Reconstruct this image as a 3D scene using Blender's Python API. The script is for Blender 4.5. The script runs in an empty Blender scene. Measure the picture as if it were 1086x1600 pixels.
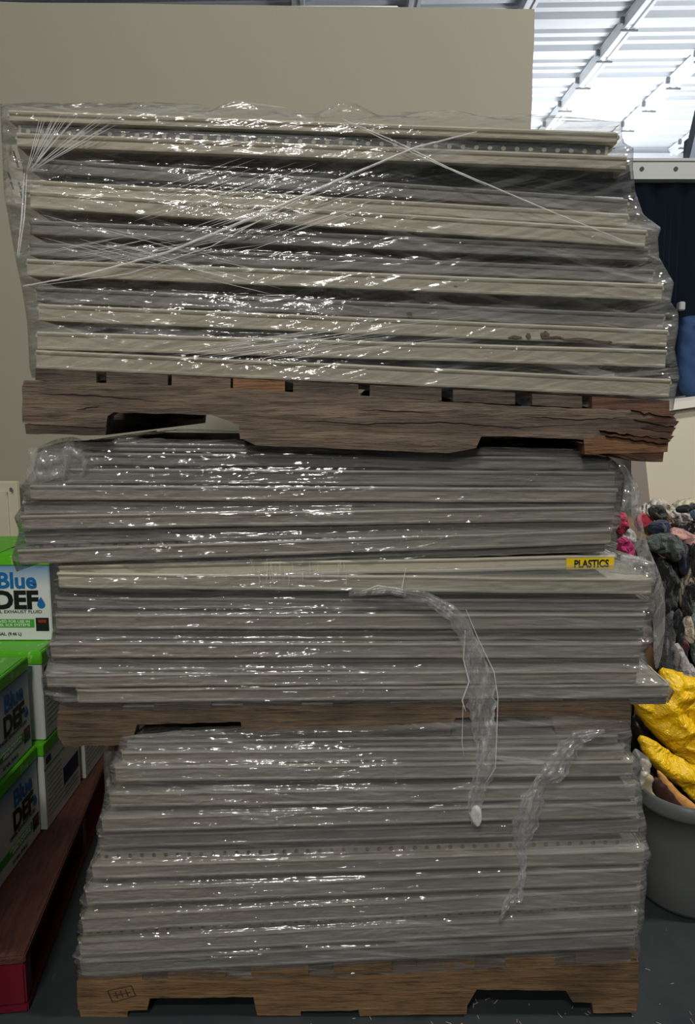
import bpy, bmesh, math, random
from mathutils import Vector, Matrix, noise
from mathutils.geometry import delaunay_2d_cdt
random.seed(7)
S = bpy.context.scene
C = S.collection
# ------------------------------------------------------------ camera, world, lights, exposure
F = 1180.0; PITCH = math.radians(8.0); CAM = Vector((0, 0, 1.27))
cd = bpy.data.cameras.new('camera'); cam = bpy.data.objects.new('camera', cd); C.objects.link(cam)
cd.sensor_fit = 'VERTICAL'; cd.sensor_height = 36; cd.lens = F / 1600 * 36
cd.clip_start = 0.02; cd.clip_end = 100
cam.location = CAM; cam.rotation_euler = (math.pi / 2 - PITCH, 0, 0)
S.camera = cam
w = bpy.data.worlds.new('world'); S.world = w; w.use_nodes = True
w.node_tree.nodes['Background'].inputs[0].default_value = (0.80, 0.86, 1.0, 1)
w.node_tree.nodes['Background'].inputs[1].default_value = 0.06
S.view_settings.view_transform = 'Standard'; S.view_settings.look = 'None'
S.view_settings.gamma = 1; S.view_settings.use_curve_mapping = False
S.view_settings.exposure = -0.25
def area(name, loc, target, sx, sy, power, col=(1, 1, 1)):
    l = bpy.data.lights.new(name, 'AREA'); l.shape = 'RECTANGLE'; l.size = sx; l.size_y = sy
    l.energy = power; l.color = col
    o = bpy.data.objects.new(name, l); C.objects.link(o); o.location = loc
    o.rotation_euler = (Vector(target) - Vector(loc)).to_track_quat('-Z', 'Y').to_euler()
    return o
area('ceiling_fixture_light', (-0.60, -1.7, 4.3), (-0.2, 1.4, 1.0), 0.9, 0.16, 96, (1.0, 0.965, 0.90))
area('rear_sparkle_light', (-0.85, -4.2, 3.9), (-0.2, 1.4, 1.0), 0.7, 0.12, 95, (1.0, 0.965, 0.90))  # extra lamp added behind the camera to stretch the film sparkles
area('aisle_fixture_light', (3.2, 1.0, 4.8), (0.9, 2.4, 0.8), 0.4, 0.25, 165, (1.0, 0.97, 0.92))
area('far_uplight', (4.2, 14.0, 3.6), (4.8, 15.0, 6.7), 2.2, 2.2, 360, (0.95, 0.98, 1.0))
area('bay_uplight', (5.0, 9.0, 3.2), (5.2, 10.8, 6.7), 1.0, 1.0, 130, (0.97, 0.98, 1.0))

# ------------------------------------------------------------ pixel -> place
CP, SP = math.cos(PITCH), math.sin(PITCH)
def P(px, py, Y):
    u = (px - 543) / F; v = (800 - py) / F
    t = Y / (CP + SP * v)
    return Vector((u * t, Y, CAM.z + t * (-SP + CP * v)))

# ------------------------------------------------------------ materials
class NT:
    def __init__(s, name):
        s.m = bpy.data.materials.new(name); s.m.use_nodes = True
        s.t = s.m.node_tree; s.t.nodes.clear()
        s.out = s.n('ShaderNodeOutputMaterial')
    def n(s, typ, **kw):
        nd = s.t.nodes.new(typ)
        for k, v in kw.items(): setattr(nd, k, v)
        return nd
    def l(s, a, b): s.t.links.new(a, b)
    def val(s, sock, v):
        if hasattr(v, 'links'): s.l(v, sock)
        else: sock.default_value = v
    def math(s, op, a, b=0.0, clamp=False):
        nd = s.n('ShaderNodeMath', operation=op); nd.use_clamp = clamp
        s.val(nd.inputs[0], a); s.val(nd.inputs[1], b); return nd.outputs[0]
    def coords(s, rot=(0, 0, 0), scale=(1, 1, 1), loc=(0, 0, 0), kind='Object'):
        tc = s.n('ShaderNodeTexCoord'); r = s.n('ShaderNodeMapping'); r.inputs['Rotation'].default_value = rot
        r.inputs['Location'].default_value = loc
        m = s.n('ShaderNodeMapping'); m.inputs['Scale'].default_value = scale
        s.l(tc.outputs[kind], r.inputs[0]); s.l(r.outputs[0], m.inputs[0]); return m.outputs[0]
    def noise(s, vec, scale=1.0, detail=4, rough=0.5, dist=0.0):
        nd = s.n('ShaderNodeTexNoise'); s.l(vec, nd.inputs['Vector'])
        nd.inputs['Scale'].default_value = scale; nd.inputs['Detail'].default_value = detail
        nd.inputs['Roughness'].default_value = rough; nd.inputs['Distortion'].default_value = dist
        return nd.outputs['Fac']
    def ramp(s, fac, stops):
        nd = s.n('ShaderNodeValToRGB'); e = nd.color_ramp.elements
        while len(e) < len(stops): e.new(0.5)
        for i, (p, c) in enumerate(stops):
            e[i].position = p; e[i].color = (c, c, c, 1) if not isinstance(c, tuple) else (*c, 1)
        s.l(fac, nd.inputs[0]); return nd.outputs[0]
    def mixc(s, fac, a, b):
        nd = s.n('ShaderNodeMix', data_type='RGBA'); s.val(nd.inputs[0], fac)
        for sock, v in ((nd.inputs[6], a), (nd.inputs[7], b)):
            if isinstance(v, tuple): sock.default_value = (*v, 1)
            else: s.l(v, sock)
        return nd.outputs[2]
    def bump(s, h, strength, dist):
        nd = s.n('ShaderNodeBump'); nd.inputs['Strength'].default_value = strength
        nd.inputs['Distance'].default_value = dist; s.l(h, nd.inputs['Height']); return nd.outputs[0]
    def principled(s, col, rough=0.5, metal=0.0, normal=None, **kw):
        b = s.n('ShaderNodeBsdfPrincipled')
        if isinstance(col, tuple): b.inputs['Base Color'].default_value = (*col, 1)
        else: s.l(col, b.inputs['Base Color'])
        s.val(b.inputs['Roughness'], rough); b.inputs['Metallic'].default_value = metal
        if normal: s.l(normal, b.inputs['Normal'])
        for k, v in kw.items(): s.val(b.inputs[k], v)
        s.l(b.outputs[0], s.out.inputs[0]); return s.m

def srgb(r, g, b):
    f = lambda c: (c / 255 / 12.92) if c / 255 < 0.04045 else ((c / 255 + 0.055) / 1.055) ** 2.4
    return (f(r), f(g), f(b))

def flat(name, rgb, rough=0.6, metal=0.0, var=0.12, sc=6.0, **kw):
    t = NT(name); n_ = t.noise(t.coords(), sc, 5, 0.6)
    a = tuple(c * (1 - var) for c in rgb); b = tuple(min(1, c * (1 + var)) for c in rgb)
    return t.principled(t.mixc(n_, a, b), rough, metal, **kw)

def painted_metal(name, rgb):
    t = NT(name)
    a = t.noise(t.coords(scale=(3, 3, 8)), 2, 6, 0.6)
    c = t.mixc(a, tuple(x * .86 for x in rgb), tuple(x * 1.08 for x in rgb))
    sc = t.ramp(t.noise(t.coords(scale=(5, 5, 22)), 5, 6, 0.72), [(0.66, 0.0), (0.74, 1.0)])
    c2 = t.mixc(t.math('MULTIPLY', sc, 0.55), c, (0.09, 0.08, 0.065))
    return t.principled(c2, 0.42, 0.0)
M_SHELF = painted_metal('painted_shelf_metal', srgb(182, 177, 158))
M_SHELF_SHADED = painted_metal('shelf_metal_recess_shade', srgb(132, 131, 124))  # shelf paint darkened: recess shade is put into the colour
M_SHELF_DIM = painted_metal('shelf_metal_dim_light', srgb(158, 153, 140))  # shelf paint darkened to carry the dimmer light on the lower loads
M_BRACKET = painted_metal('painted_bracket_metal', srgb(176, 172, 155))

def wood(name, c1, c2, stain=(0.02, 0.015, 0.012), axis='x', st=0.5):
    t = NT(name)
    sc = (2.0, 22, 26) if axis == 'x' else (22, 2.0, 26)
    g = t.noise(t.coords(scale=sc), 1.6, 7, 0.65, 0.8)
    fine = t.noise(t.coords(scale=tuple(k * 4 for k in sc)), 1.5, 5, 0.7, 0.2)
    big = t.noise(t.coords(scale=(2, 2, 3)), 1.7, 4, 0.6)
    c = t.mixc(t.ramp(g, [(0.3, 0.0), (0.7, 1.0)]), c1, c2)
    c = t.mixc(t.math('MULTIPLY', t.ramp(fine, [(0.50, 0.0), (0.66, 1.0)]), 0.75), c, stain)
    c = t.mixc(t.math('MULTIPLY', t.ramp(big, [(0.48, 0.0), (0.72, 1.0)]), st), c, stain)
    h = t.math('ADD', g, t.math('MULTIPLY', fine, 0.5))
    return t.principled(c, 0.78, 0.0, t.bump(h, 1.0, 0.006))
M_WOOD_OLD = wood('weathered_pallet_wood', srgb(76, 64, 55), srgb(138, 119, 102))
M_WOOD_END = wood('rough_board_end_wood', srgb(62, 54, 46), srgb(112, 98, 84), st=0.9)
M_WOOD_RED = wood('splintered_reddish_wood', srgb(70, 46, 34), srgb(122, 84, 62), axis='x', st=0.6)
M_WOOD_FRESH = wood('orange_brown_wood', srgb(120, 84, 56), srgb(150, 110, 76), st=0.4)
M_WOOD_MID = wood('grey_brown_pallet_wood', srgb(86, 70, 56), srgb(122, 102, 82), st=0.7)
M_WOOD_LOW = wood('tan_pallet_wood', srgb(108, 82, 52), srgb(142, 112, 76), st=0.6)
M_WOOD_PAINT = wood('worn_red_painted_wood', srgb(80, 42, 34), srgb(102, 64, 50), (0.03, 0.008, 0.006), axis='y', st=0.45)
M_RED = flat('dark_red_paint', srgb(110, 14, 34), 0.4, var=0.35)

def film(name, ang, ang2, haze=0.07, streak=0.5, gain=2.6, dist=0.006, hz=70, crk=0.5, rough=0.08, cap=0.45, lines=0.06):
    t = NT(name)
    A = t.noise(t.coords(rot=(0, math.radians(ang), 0), scale=(3.4, 3.4, hz)), 1.0, 2.5, 0.5, 0.35)
    B = t.noise(t.coords(rot=(0, math.radians(ang2), 0), scale=(4.5, 4.5, hz * 1.3), loc=(3, 1, 2)), 1.0, 2.5, 0.5, 0.2)
    K = t.noise(t.coords(rot=(0, math.radians(ang + 9), 0), scale=(22, 22, 62), loc=(1, 5, 2)), 1.0, 2, 0.5, 0.8)
    mk = t.ramp(t.noise(t.coords(scale=(2.2, 2.2, 7)), 1.3, 3, 0.5), [(0.38, 0.0), (0.62, 1.0)])
    sx = t.n('ShaderNodeSeparateXYZ'); t.l(t.coords(), sx.inputs[0])
    mk2 = t.ramp(t.math('SUBTRACT', t.noise(t.coords(scale=(3, 3, 9), loc=(7, 2, 4)), 1.2, 4, 0.6), t.math('MULTIPLY', sx.outputs[0], 0.22)), [(0.43, 0.0), (0.58, 1.0)])
    h = t.math('ADD', t.math('ADD', A, t.math('MULTIPLY', B, t.math('MULTIPLY', mk, 0.8))),
               t.math('MULTIPLY', K, t.math('MULTIPLY', mk2, crk)))
    nrm = t.bump(h, 1.0, dist)
    fr = t.n('ShaderNodeFresnel'); fr.inputs[0].default_value = 1.5; t.l(nrm, fr.inputs['Normal'])
    fac = t.math('MINIMUM', t.math('MULTIPLY', fr.outputs[0], gain), cap)
    g = t.n('ShaderNodeBsdfGlossy'); g.inputs['Color'].default_value = (0.97, 0.98, 1, 1)
    g.inputs['Roughness'].default_value = rough; t.l(nrm, g.inputs['Normal'])
    df = t.n('ShaderNodeBsdfDiffuse'); df.inputs[0].default_value = (0.85, 0.86, 0.85, 1); t.l(nrm, df.inputs['Normal'])
    tl = t.n('ShaderNodeBsdfTranslucent'); tl.inputs[0].default_value = (0.85, 0.86, 0.85, 1)
    hz_ = t.n('ShaderNodeMixShader'); hz_.inputs[0].default_value = 0.35
    t.l(df.outputs[0], hz_.inputs[1]); t.l(tl.outputs[0], hz_.inputs[2])
    r1 = t.ramp(A, [(0.52, 0.0), (0.60, 1.0)]); r2 = t.ramp(B, [(0.56, 0.0), (0.63, 1.0)])
    hf = t.math('ADD', haze, t.math('MULTIPLY', t.math('ADD', t.math('MULTIPLY', r1, 0.5), t.math('MULTIPLY', r2, mk)), 0.22 * streak))
    ln = t.ramp(t.noise(t.coords(rot=(0, math.radians(ang * 0.6), 0), scale=(1.6, 1.6, 230), loc=(2, 8, 4)), 1.0, 3, 0.6, 0.15), [(0.50, 0.0), (0.66, 1.0)])
    ln2 = t.ramp(t.noise(t.coords(rot=(0, math.radians(ang2 * 0.8), 0), scale=(2.4, 2.4, 300), loc=(9, 3, 1)), 1.0, 3, 0.6, 0.15), [(0.56, 0.0), (0.66, 1.0)])
    hf = t.math('ADD', hf, t.math('MULTIPLY', t.math('ADD', ln, ln2), lines))
    tr = t.n('ShaderNodeBsdfTransparent'); tr.inputs[0].default_value = (0.95, 0.95, 0.95, 1)
    m1 = t.n('ShaderNodeMixShader'); t.l(hf, m1.inputs[0]); t.l(tr.outputs[0], m1.inputs[1]); t.l(hz_.outputs[0], m1.inputs[2])
    m2 = t.n('ShaderNodeMixShader'); t.l(fac, m2.inputs[0]); t.l(m1.outputs[0], m2.inputs[1]); t.l(g.outputs[0], m2.inputs[2])
    t.l(m2.outputs[0], t.out.inputs[0]); return t.m
M_FILM_TOP = film('clear_stretch_film_upper', 14, -14, haze=0.03, streak=0.8, gain=1.3, hz=46, dist=0.0085, crk=0.5)
M_FILM_MA = film('clear_stretch_film_middle', 2, -5, haze=0.06, streak=0.7, gain=1.5, hz=54, dist=0.0082, crk=0.75, cap=0.6, lines=0.07)
M_FILM_MB = film('clear_stretch_film_middle_low', 3, -4, haze=0.07, streak=0.8, gain=1.5, hz=54, dist=0.0078, crk=0.7, cap=0.6, lines=0.07)
M_FILM_C = film('clear_stretch_film_lower', 4, -5, haze=0.09, streak=0.8, gain=1.5, hz=54, dist=0.0082, crk=0.75, cap=0.6, lines=0.07)
M_FILM_TAIL = film('bunched_stretch_film', 80, 60, haze=0.17, streak=1.6, gain=1.5, hz=90, dist=0.003, crk=0.9)
M_FILM_SIDE = film('bunched_stretch_film_corner', 70, 110, haze=0.24, streak=1.2, gain=2.0, hz=90, dist=0.004, crk=1.2)
def ropefilm():
    t = NT('twisted_film_rope')
    tr = t.n('ShaderNodeBsdfTransparent')
    b = t.n('ShaderNodeBsdfPrincipled'); b.inputs['Base Color'].default_value = (0.85, 0.86, 0.84, 1); b.inputs['Roughness'].default_value = 0.22
    n_ = t.noise(t.coords(scale=(60, 60, 60)), 1.0, 4, 0.6)
    m = t.n('ShaderNodeMixShader'); t.l(t.ramp(n_, [(0.3, 0.25), (0.7, 0.75)]), m.inputs[0])
    t.l(tr.outputs[0], m.inputs[1]); t.l(b.outputs[0], m.inputs[2]); t.l(m.outputs[0], t.out.inputs[0]); return t.m
M_ROPE = ropefilm()

# ------------------------------------------------------------ mesh helpers
def link(name, me, mat, parent=None, smooth=False):
    o = bpy.data.objects.new(name, me); C.objects.link(o)
    if mat: me.materials.append(mat)
    if parent is not None: o.parent = parent
    if smooth:
        for p in me.polygons: p.use_smooth = True
    return o
def fin(name, bm, mat, parent=None, smooth=False, loc=None):
    bmesh.ops.recalc_face_normals(bm, faces=bm.faces)
    me = bpy.data.meshes.new(name); bm.to_mesh(me); bm.free()
    o = link(name, me, mat, parent, smooth)
    if loc is not None: o.location = loc
    return o
def box(bm, x0, x1, y0, y1, z0, z1, bev=0.0):
    vs = [bm.verts.new((x, y, z)) for x in (x0, x1) for y in (y0, y1) for z in (z0, z1)]
    fs = [(0, 1, 3, 2), (4, 6, 7, 5), (0, 4, 5, 1), (2, 3, 7, 6), (0, 2, 6, 4), (1, 5, 7, 3)]
    faces = [bm.faces.new([vs[i] for i in f]) for f in fs]
    if bev > 0:
        es = list({e for f in faces for e in f.edges})
        bmesh.ops.bevel(bm, geom=es, offset=bev, segments=2, affect='EDGES')
    return vs
def extrude_poly(bm, pts, y0, y1):
    """outline of (x, z) points given thickness from y0 to y1"""
    a = [bm.verts.new((x, y0, z)) for x, z in pts]; b = [bm.verts.new((x, y1, z)) for x, z in pts]
    n = len(pts)
    bm.faces.new(a); bm.faces.new(list(reversed(b)))
    for i in range(n): bm.faces.new([a[i], b[i], b[(i + 1) % n], a[(i + 1) % n]])
def tube(bm, pts, rad, seg=6):
    rings = []
    n = len(pts)
    for i, p in enumerate(pts):
        d = (pts[min(i + 1, n - 1)] - pts[max(i - 1, 0)]).normalized()
        s = d.cross(Vector((0, 1, 0.01))).normalized(); u = d.cross(s)
        r = rad(i / (n - 1)) if callable(rad) else rad
        rings.append([bm.verts.new(p + r * (math.cos(k / seg * 6.2832) * s + math.sin(k / seg * 6.2832) * u)) for k in range(seg)])
    for a, b in zip(rings, rings[1:]):
        for k in range(seg): bm.faces.new([a[k], a[(k + 1) % seg], b[(k + 1) % seg], b[k]])
    bm.faces.new(rings[0]); bm.faces.new(rings[-1])
def tag(o, label=None, cat=None, group=None, kind=None):
    if label: o['label'] = label
    if cat: o['category'] = cat
    if group: o['group'] = group
    if kind: o['kind'] = kind
    return o
def empty(name, loc, rot=(0, 0, 0)):
    o = bpy.data.objects.new(name, None); C.objects.link(o); o.location = loc; o.rotation_euler = rot
    o.empty_display_size = 0.05; return o
def nz(x, y, z): return noise.noise(Vector((x, y, z)))

# ------------------------------------------------------------ setting
def concrete():
    t = NT('dark_sealed_concrete')
    a = t.noise(t.coords(), 3.0, 7, 0.65); b = t.noise(t.coords(scale=(40, 8, 1)), 1.5, 5, 0.7, 0.6)
    c = t.mixc(a, srgb(34, 40, 42), srgb(56, 62, 63))
    c = t.mixc(t.math('MULTIPLY', t.ramp(b, [(0.68, 0.0), (0.76, 1.0)]), 0.35), c, (0.25, 0.25, 0.24))
    return t.principled(c, t.ramp(a, [(0.3, 0.35), (0.7, 0.6)]), 0.0, t.bump(a, 0.2, 0.003))
bm = bmesh.new(); box(bm, -5, 12, -4, 18, -0.1, 0)
tag(fin('floor', bm, concrete()), kind='structure')

def wallmat():
    t = NT('beige_grey_wall_paint')
    a = t.noise(t.coords(), 1.3, 4, 0.55); f = t.noise(t.coords(), 160, 2, 0.5)
    sp = t.ramp(t.noise(t.coords(scale=(14, 14, 40)), 1.6, 3, 0.5), [(0.775, 0.0), (0.80, 1.0)])
    c = t.mixc(a, srgb(150, 147, 131), srgb(160, 156, 140)); c = t.mixc(t.math('MULTIPLY', sp, 0.5), c, (0.12, 0.1, 0.08))
    return t.principled(c, 0.7, 0.0, t.bump(f, 0.15, 0.002))
M_WALL = wallmat()
WY = 3.0
bm = bmesh.new()
pr = P(836, 14, WY); pl = P(0, 3, WY)
sl = (pr.z - pl.z) / (pr.x - pl.x)
pts = [(-4.5, 0), (pr.x, 0)]
n = 26
for i in range(n + 1):       # slightly ragged sawn edge
    pts.append((pr.x + (0.006 * nz(i * 3.1, 0, 0)), 0.02 + (pr.z - 0.02) * i / n))
for i in range(1, 40):
    x = pr.x - (pr.x + 4.5) * i / 39
    pts.append((x, pr.z + sl * (x - pr.x) + 0.004 * nz(i * 1.7, 4, 0)))
extrude_poly(bm, pts, WY, WY + 0.10)
tag(fin('wall_back', bm, M_WALL), kind='structure')
bm = bmesh.new()                       # white coping strip along the top of the partition
box(bm, P(430, 0, WY).x, pr.x - 0.50, WY + 0.02, WY + 0.12, pr.z + 0.006, pr.z + 0.022, 0.003)
tag(fin('trim_1', bm, flat('white_trim_paint', srgb(225, 225, 220), 0.4)), kind='structure')

# ceiling deck with raised flutes, joists, far wall
HC = 6.67
M_DECK = flat('white_painted_roof_deck', srgb(214, 218, 222), 0.45, var=0.05, sc=1.0)
bm = bmesh.new()
prof = []
y = -4.0; k = 0
while y < 17.6:
    wd = 0.11 if k % 4 else 0.17; dz = 0.075 if k % 4 else 0.11
    prof += [(y, HC - dz), (y + wd, HC - dz), (y + wd + 0.02, HC), (y + 0.225, HC)]
    y += 0.24; k += 1
r0 = [bm.verts.new((-5, y_ + 0.028 * 5, z)) for y_, z in prof]; r1 = [bm.verts.new((12, y_ - 0.028 * 12, z)) for y_, z in prof]
for i in range(len(prof) - 1): bm.faces.new([r0[i], r0[i + 1], r1[i + 1], r1[i]])
t0 = [bm.verts.new((x, yy, HC + 0.15)) for x, yy in ((-5, -3.86), (12, -4.3), (12, 17.6), (-5, 17.6))]; bm.faces.new(t0)
tag(fin('ceiling', bm, M_DECK), kind='structure')
M_JOIST = flat('white_joist_paint', srgb(232, 234, 236), 0.35, var=0.03)
M_CLIP = flat('grey_clip_metal', srgb(120, 124, 128), 0.4, 0.6)
h = HC - 0.11 - CAM.z
for i, r in enumerate((-0.07, 0.215, 0.50, 0.786, 1.064, 1.35)):
    x0 = r * h
    bm = bmesh.new()
    for dx in (-0.055, 0.055): box(bm, dx - 0.022, dx + 0.022, 0, 20, -0.16, -0.11 + 0.1)
    box(bm, -0.085, 0.085, 0, 20, -0.018, 0.0); box(bm, -0.03, 0.03, 0, 20, -0.13, -0.10)
    o = fin('trim_%d' % (i + 2), bm, M_JOIST, loc=(x0, -2.4, HC - 0.11)); o.rotation_euler = (0, 0, math.radians(1.2))
    tag(o, kind='structure')
    bm = bmesh.new()
    for q in range(20):
        yy = 1.1 + q * 0.96
        for sx in (-1, 1): box(bm, sx * 0.10 - 0.03, sx * 0.10 + 0.03, yy, yy + 0.06, -0.10, -0.01, 0.008)
        box(bm, -0.12, 0.12, yy + 0.015, yy + 0.045, -0.19, -0.17)
    fin('joist_clip', bm, M_CLIP, o)
def sheet():
    t = NT('white_corrugated_wall_sheet'); return t.principled(srgb(205, 210, 216), 0.4)
M_SHEET = sheet()
bm = bmesh.new()
prof = []; z = 0.0
while z < HC + 0.1: prof += [(16.6, z), (16.6, z + 0.24), (16.48, z + 0.30), (16.48, z + 0.44)]; z += 0.5
a = [bm.verts.new((-5, y_, z_)) for y_, z_ in prof]; b = [bm.verts.new((12, y_, z_)) for y_, z_ in prof]
for i in range(len(prof) - 1): bm.faces.new([a[i], a[i + 1], b[i + 1], b[i]])
tag(fin('wall_far', bm, M_SHEET), kind='structure')

# ------------------------------------------------------------ shelves
def lip_profile(h):   # (y, z) section of the tray front: rolled bead on top, flat face, return at bottom
    return [(0.030, h - 0.003), (0.004, h - 0.003), (0.000, h - 0.0005), (-0.003, h - 0.001), (-0.0045, h - 0.004), (-0.003, h - 0.007),
            (0.0, h - 0.009), (0.0005, 0.006), (-0.0015, 0.003), (-0.001, 0.0), (0.002, -0.001), (0.016, 0.0), (0.016, 0.0015)]
def tray(W, h, depth, holes):
    bm = bmesh.new(); pf = lip_profile(h); nx = 24
    rows = []
    dent = random.random() * 50
    for i in range(nx + 1):
        x = -W / 2 + W * i / nx
        j = 0.0016 * nz(x * 5 + dent, 1, 3)
        rows.append([bm.verts.new((x, y_ + j, z_ + j * 0.6)) for y_, z_ in pf])
    for a, b in zip(rows, rows[1:]):
        for k in range(len(pf) - 1): bm.faces.new([a[k], a[k + 1], b[k + 1], b[k]])
    # deck and rear and side flanges
    box(bm, -W / 2, W / 2, 0.028, depth, h - 0.0045, h - 0.003)
    box(bm, -W / 2, W / 2, depth - 0.0015, depth, 0.002, h - 0.003)
    for s in (-1, 1): box(bm, s * (W / 2) - (0.0015 if s > 0 else 0), s * (W / 2) + (0 if s > 0 else 0.0015), 0.004, depth, 0.002, h - 0.003)
    return bm
def perforated(W, z0, z1, y, pitch=0.0243, r=0.0046):
    """strip with a row of real punched holes"""
    bm = bmesh.new(); n = int(W / pitch); zc = (z0 + z1) / 2; x0 = -n * pitch / 2
    for i in range(n):
        cx = x0 + (i + 0.5) * pitch
        outer = [(cx + pitch / 2, zc), (cx + pitch / 2, z1), (cx, z1), (cx - pitch / 2, z1), (cx - pitch / 2, zc), (cx - pitch / 2, z0), (cx, z0), (cx + pitch / 2, z0)]
        vo = [bm.verts.new((a, y, b)) for a, b in outer]
        vi = [bm.verts.new((cx + r * math.cos(k * math.pi / 4), y, zc + r * math.sin(k * math.pi / 4))) for k in range(8)]
        for k in range(8): bm.faces.new([vo[k], vo[(k + 1) % 8], vi[(k + 1) % 8], vi[k]])
    bmesh.ops.remove_doubles(bm, verts=bm.verts, dist=0.0002)
    return bm
def bracket(h, depth, s):
    """end bracket: plate along the shelf end with two locking hooks and outward tabs"""
    bm = bmesh.new()
    pts = [(0.006, 0.001), (0.006, h * 0.9), (depth * 0.5, h * 1.0), (depth - 0.02, h * 1.05), (depth + 0.012, h * 1.05), (depth + 0.012, h * 0.75),
           (depth, h * 0.7), (depth, h * 0.35), (depth + 0.012, h * 0.3), (depth + 0.012, 0.0), (depth - 0.03, 0.0)]
    a = [bm.verts.new((s * 0.001, y, z)) for y, z in pts]; b = [bm.verts.new((s * 0.0035, y, z)) for y, z in pts]
    n = len(pts); bm.faces.new(a); bm.faces.new(list(reversed(b)))
    for i in range(n): bm.faces.new([a[i], b[i], b[(i + 1) % n], a[(i + 1) % n]])
    for y0, zz in ((0.012, h * 0.78), (0.05, h * 0.3), (0.10, h * 0.7)):      # pressed tabs that catch the film
        x0, x1 = sorted((s * 0.003, s * 0.0095))
        box(bm, x0, x1, y0, y0 + 0.014, zz - 0.004, zz + 0.004, 0.0015)
    return bm
M_SHADE = painted_metal('blue_grey_shade_tone', srgb(58, 64, 68))  # dark colour standing for shade around the upper shelves
LOADS = {}
def shelf(load, xl, yl, xr, yr, hpx, Y, label, group, mat=None, holes=None, depth=0.62):
    A = P(xl, yl, Y); B = P(xr, yr, Y)
    hh = P(xl, yl, Y).z - P(xl, yl + hpx, Y).z
    mid = (A + B) / 2; W = (B - A).length - 0.014; ang = math.atan2(B.z - A.z, B.x - A.x)
    root = empty('metal_shelf', mid - Vector((0, 0, hh)), (0, -ang, 0))
    tag(root, label, 'shelf', group)
    m = mat or M_SHELF
    fin('shelf_tray', tray(W, hh, depth, holes), m, root)
    for s in (-1, 1):
        o = fin('end_bracket', bracket(hh, depth, s), M_BRACKET, root); o.location.x = s * W / 2
    if holes == 'above':
        fin('perforated_flange', perforated(W - 0.01, hh + 0.0, hh + 0.016, 0.012), m, root)
    elif holes == 'below':
        fin('perforated_flange', perforated(W - 0.01, -0.024 if load == 'top' else -0.0135, -0.002, 0.010), M_SHADE if load == 'top' else m, root)
        if load == 'top':
            b = bmesh.new(); box(b, -W / 2 + 0.01, W / 2 - 0.01, 0.0112, 0.0130, -0.022, -0.003); fin('hole_light_backing', b, M_SHELF, root)  # pale plate added to imitate light showing through the holes
    LOADS.setdefault(load, []).append((xl, yl, xr, yr, hpx, Y))
    return root
GA = 'beige shelves on the upper pallet'
top = [ # xl, yl, xr, yr, h, dY, mat, holes
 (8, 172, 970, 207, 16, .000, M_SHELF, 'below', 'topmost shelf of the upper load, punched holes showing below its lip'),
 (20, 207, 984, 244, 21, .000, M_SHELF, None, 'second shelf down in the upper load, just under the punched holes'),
 (44, 246, 985, 311, 22, .014, M_SHELF_SHADED, None, 'third shelf down in the upper load, below the widest dark gap'),
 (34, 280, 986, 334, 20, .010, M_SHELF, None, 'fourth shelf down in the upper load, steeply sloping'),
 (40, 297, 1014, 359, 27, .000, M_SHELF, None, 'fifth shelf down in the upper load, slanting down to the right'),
 (40, 343, 1018, 386, 22, .010, M_SHELF_SHADED, None, 'sixth shelf down in the upper load, dark gap above its left half'),
 (40, 378, 1026, 421, 20, .018, M_SHELF_SHADED, None, 'seventh shelf down in the upper load, set back behind creased film'),
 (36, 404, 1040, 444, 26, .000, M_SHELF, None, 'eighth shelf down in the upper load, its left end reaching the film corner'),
 (50, 447, 1042, 491, 23, .014, M_SHELF_SHADED, None, 'ninth shelf down in the upper load, set back at the left'),
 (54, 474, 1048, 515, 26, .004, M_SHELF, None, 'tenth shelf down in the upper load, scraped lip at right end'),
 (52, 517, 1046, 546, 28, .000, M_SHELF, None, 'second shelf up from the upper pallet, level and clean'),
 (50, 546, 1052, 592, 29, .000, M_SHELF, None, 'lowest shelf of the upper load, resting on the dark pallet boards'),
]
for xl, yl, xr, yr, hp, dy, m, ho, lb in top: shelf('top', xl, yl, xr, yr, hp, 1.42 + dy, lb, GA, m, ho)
GB = 'shelves in the upper half of the middle load'
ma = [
 (112, 690, 930, 700, 13, .02, M_SHELF_SHADED, None, 'highest shelf of the middle load, right under the upper pallet'),
 (105, 706, 955, 714, 19, .012, M_SHELF_SHADED, None, 'second shelf under the upper pallet, in deep shade'),
 (90, 731, 965, 736, 23, .008, M_SHELF_SHADED, None, 'third shelf under the upper pallet, beside the crumpled film at left'),
 (42, 757, 968, 762, 23, .0, M_SHELF_DIM, None, 'fourth shelf under the upper pallet, glittering film across its left half'),
 (32, 782, 968, 787, 20, .012, M_SHELF_SHADED, None, 'fifth shelf under the upper pallet, set back from its neighbours'),
 (28, 804, 965, 790, 23, .0, M_SHELF_DIM, None, 'sixth shelf under the upper pallet, its left end sticking out'),
 (34, 832, 962, 812, 18, .014, M_SHELF_SHADED, 'below', 'seventh shelf under the upper pallet, small punched holes below it'),
 (24, 858, 960, 826, 23, .0, M_SHELF_DIM, None, 'eighth shelf under the upper pallet, sticking out farthest left'),
 (92, 884, 950, 852, 9, .012, M_SHELF_SHADED, None, 'thin shelf edge just above the shelf with yellow label'),
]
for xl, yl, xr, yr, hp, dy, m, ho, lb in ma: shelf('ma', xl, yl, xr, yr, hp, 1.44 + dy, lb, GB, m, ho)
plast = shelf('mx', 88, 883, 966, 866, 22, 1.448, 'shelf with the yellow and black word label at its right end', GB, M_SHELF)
GC = 'shelves in the lower half of the middle load'
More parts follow.
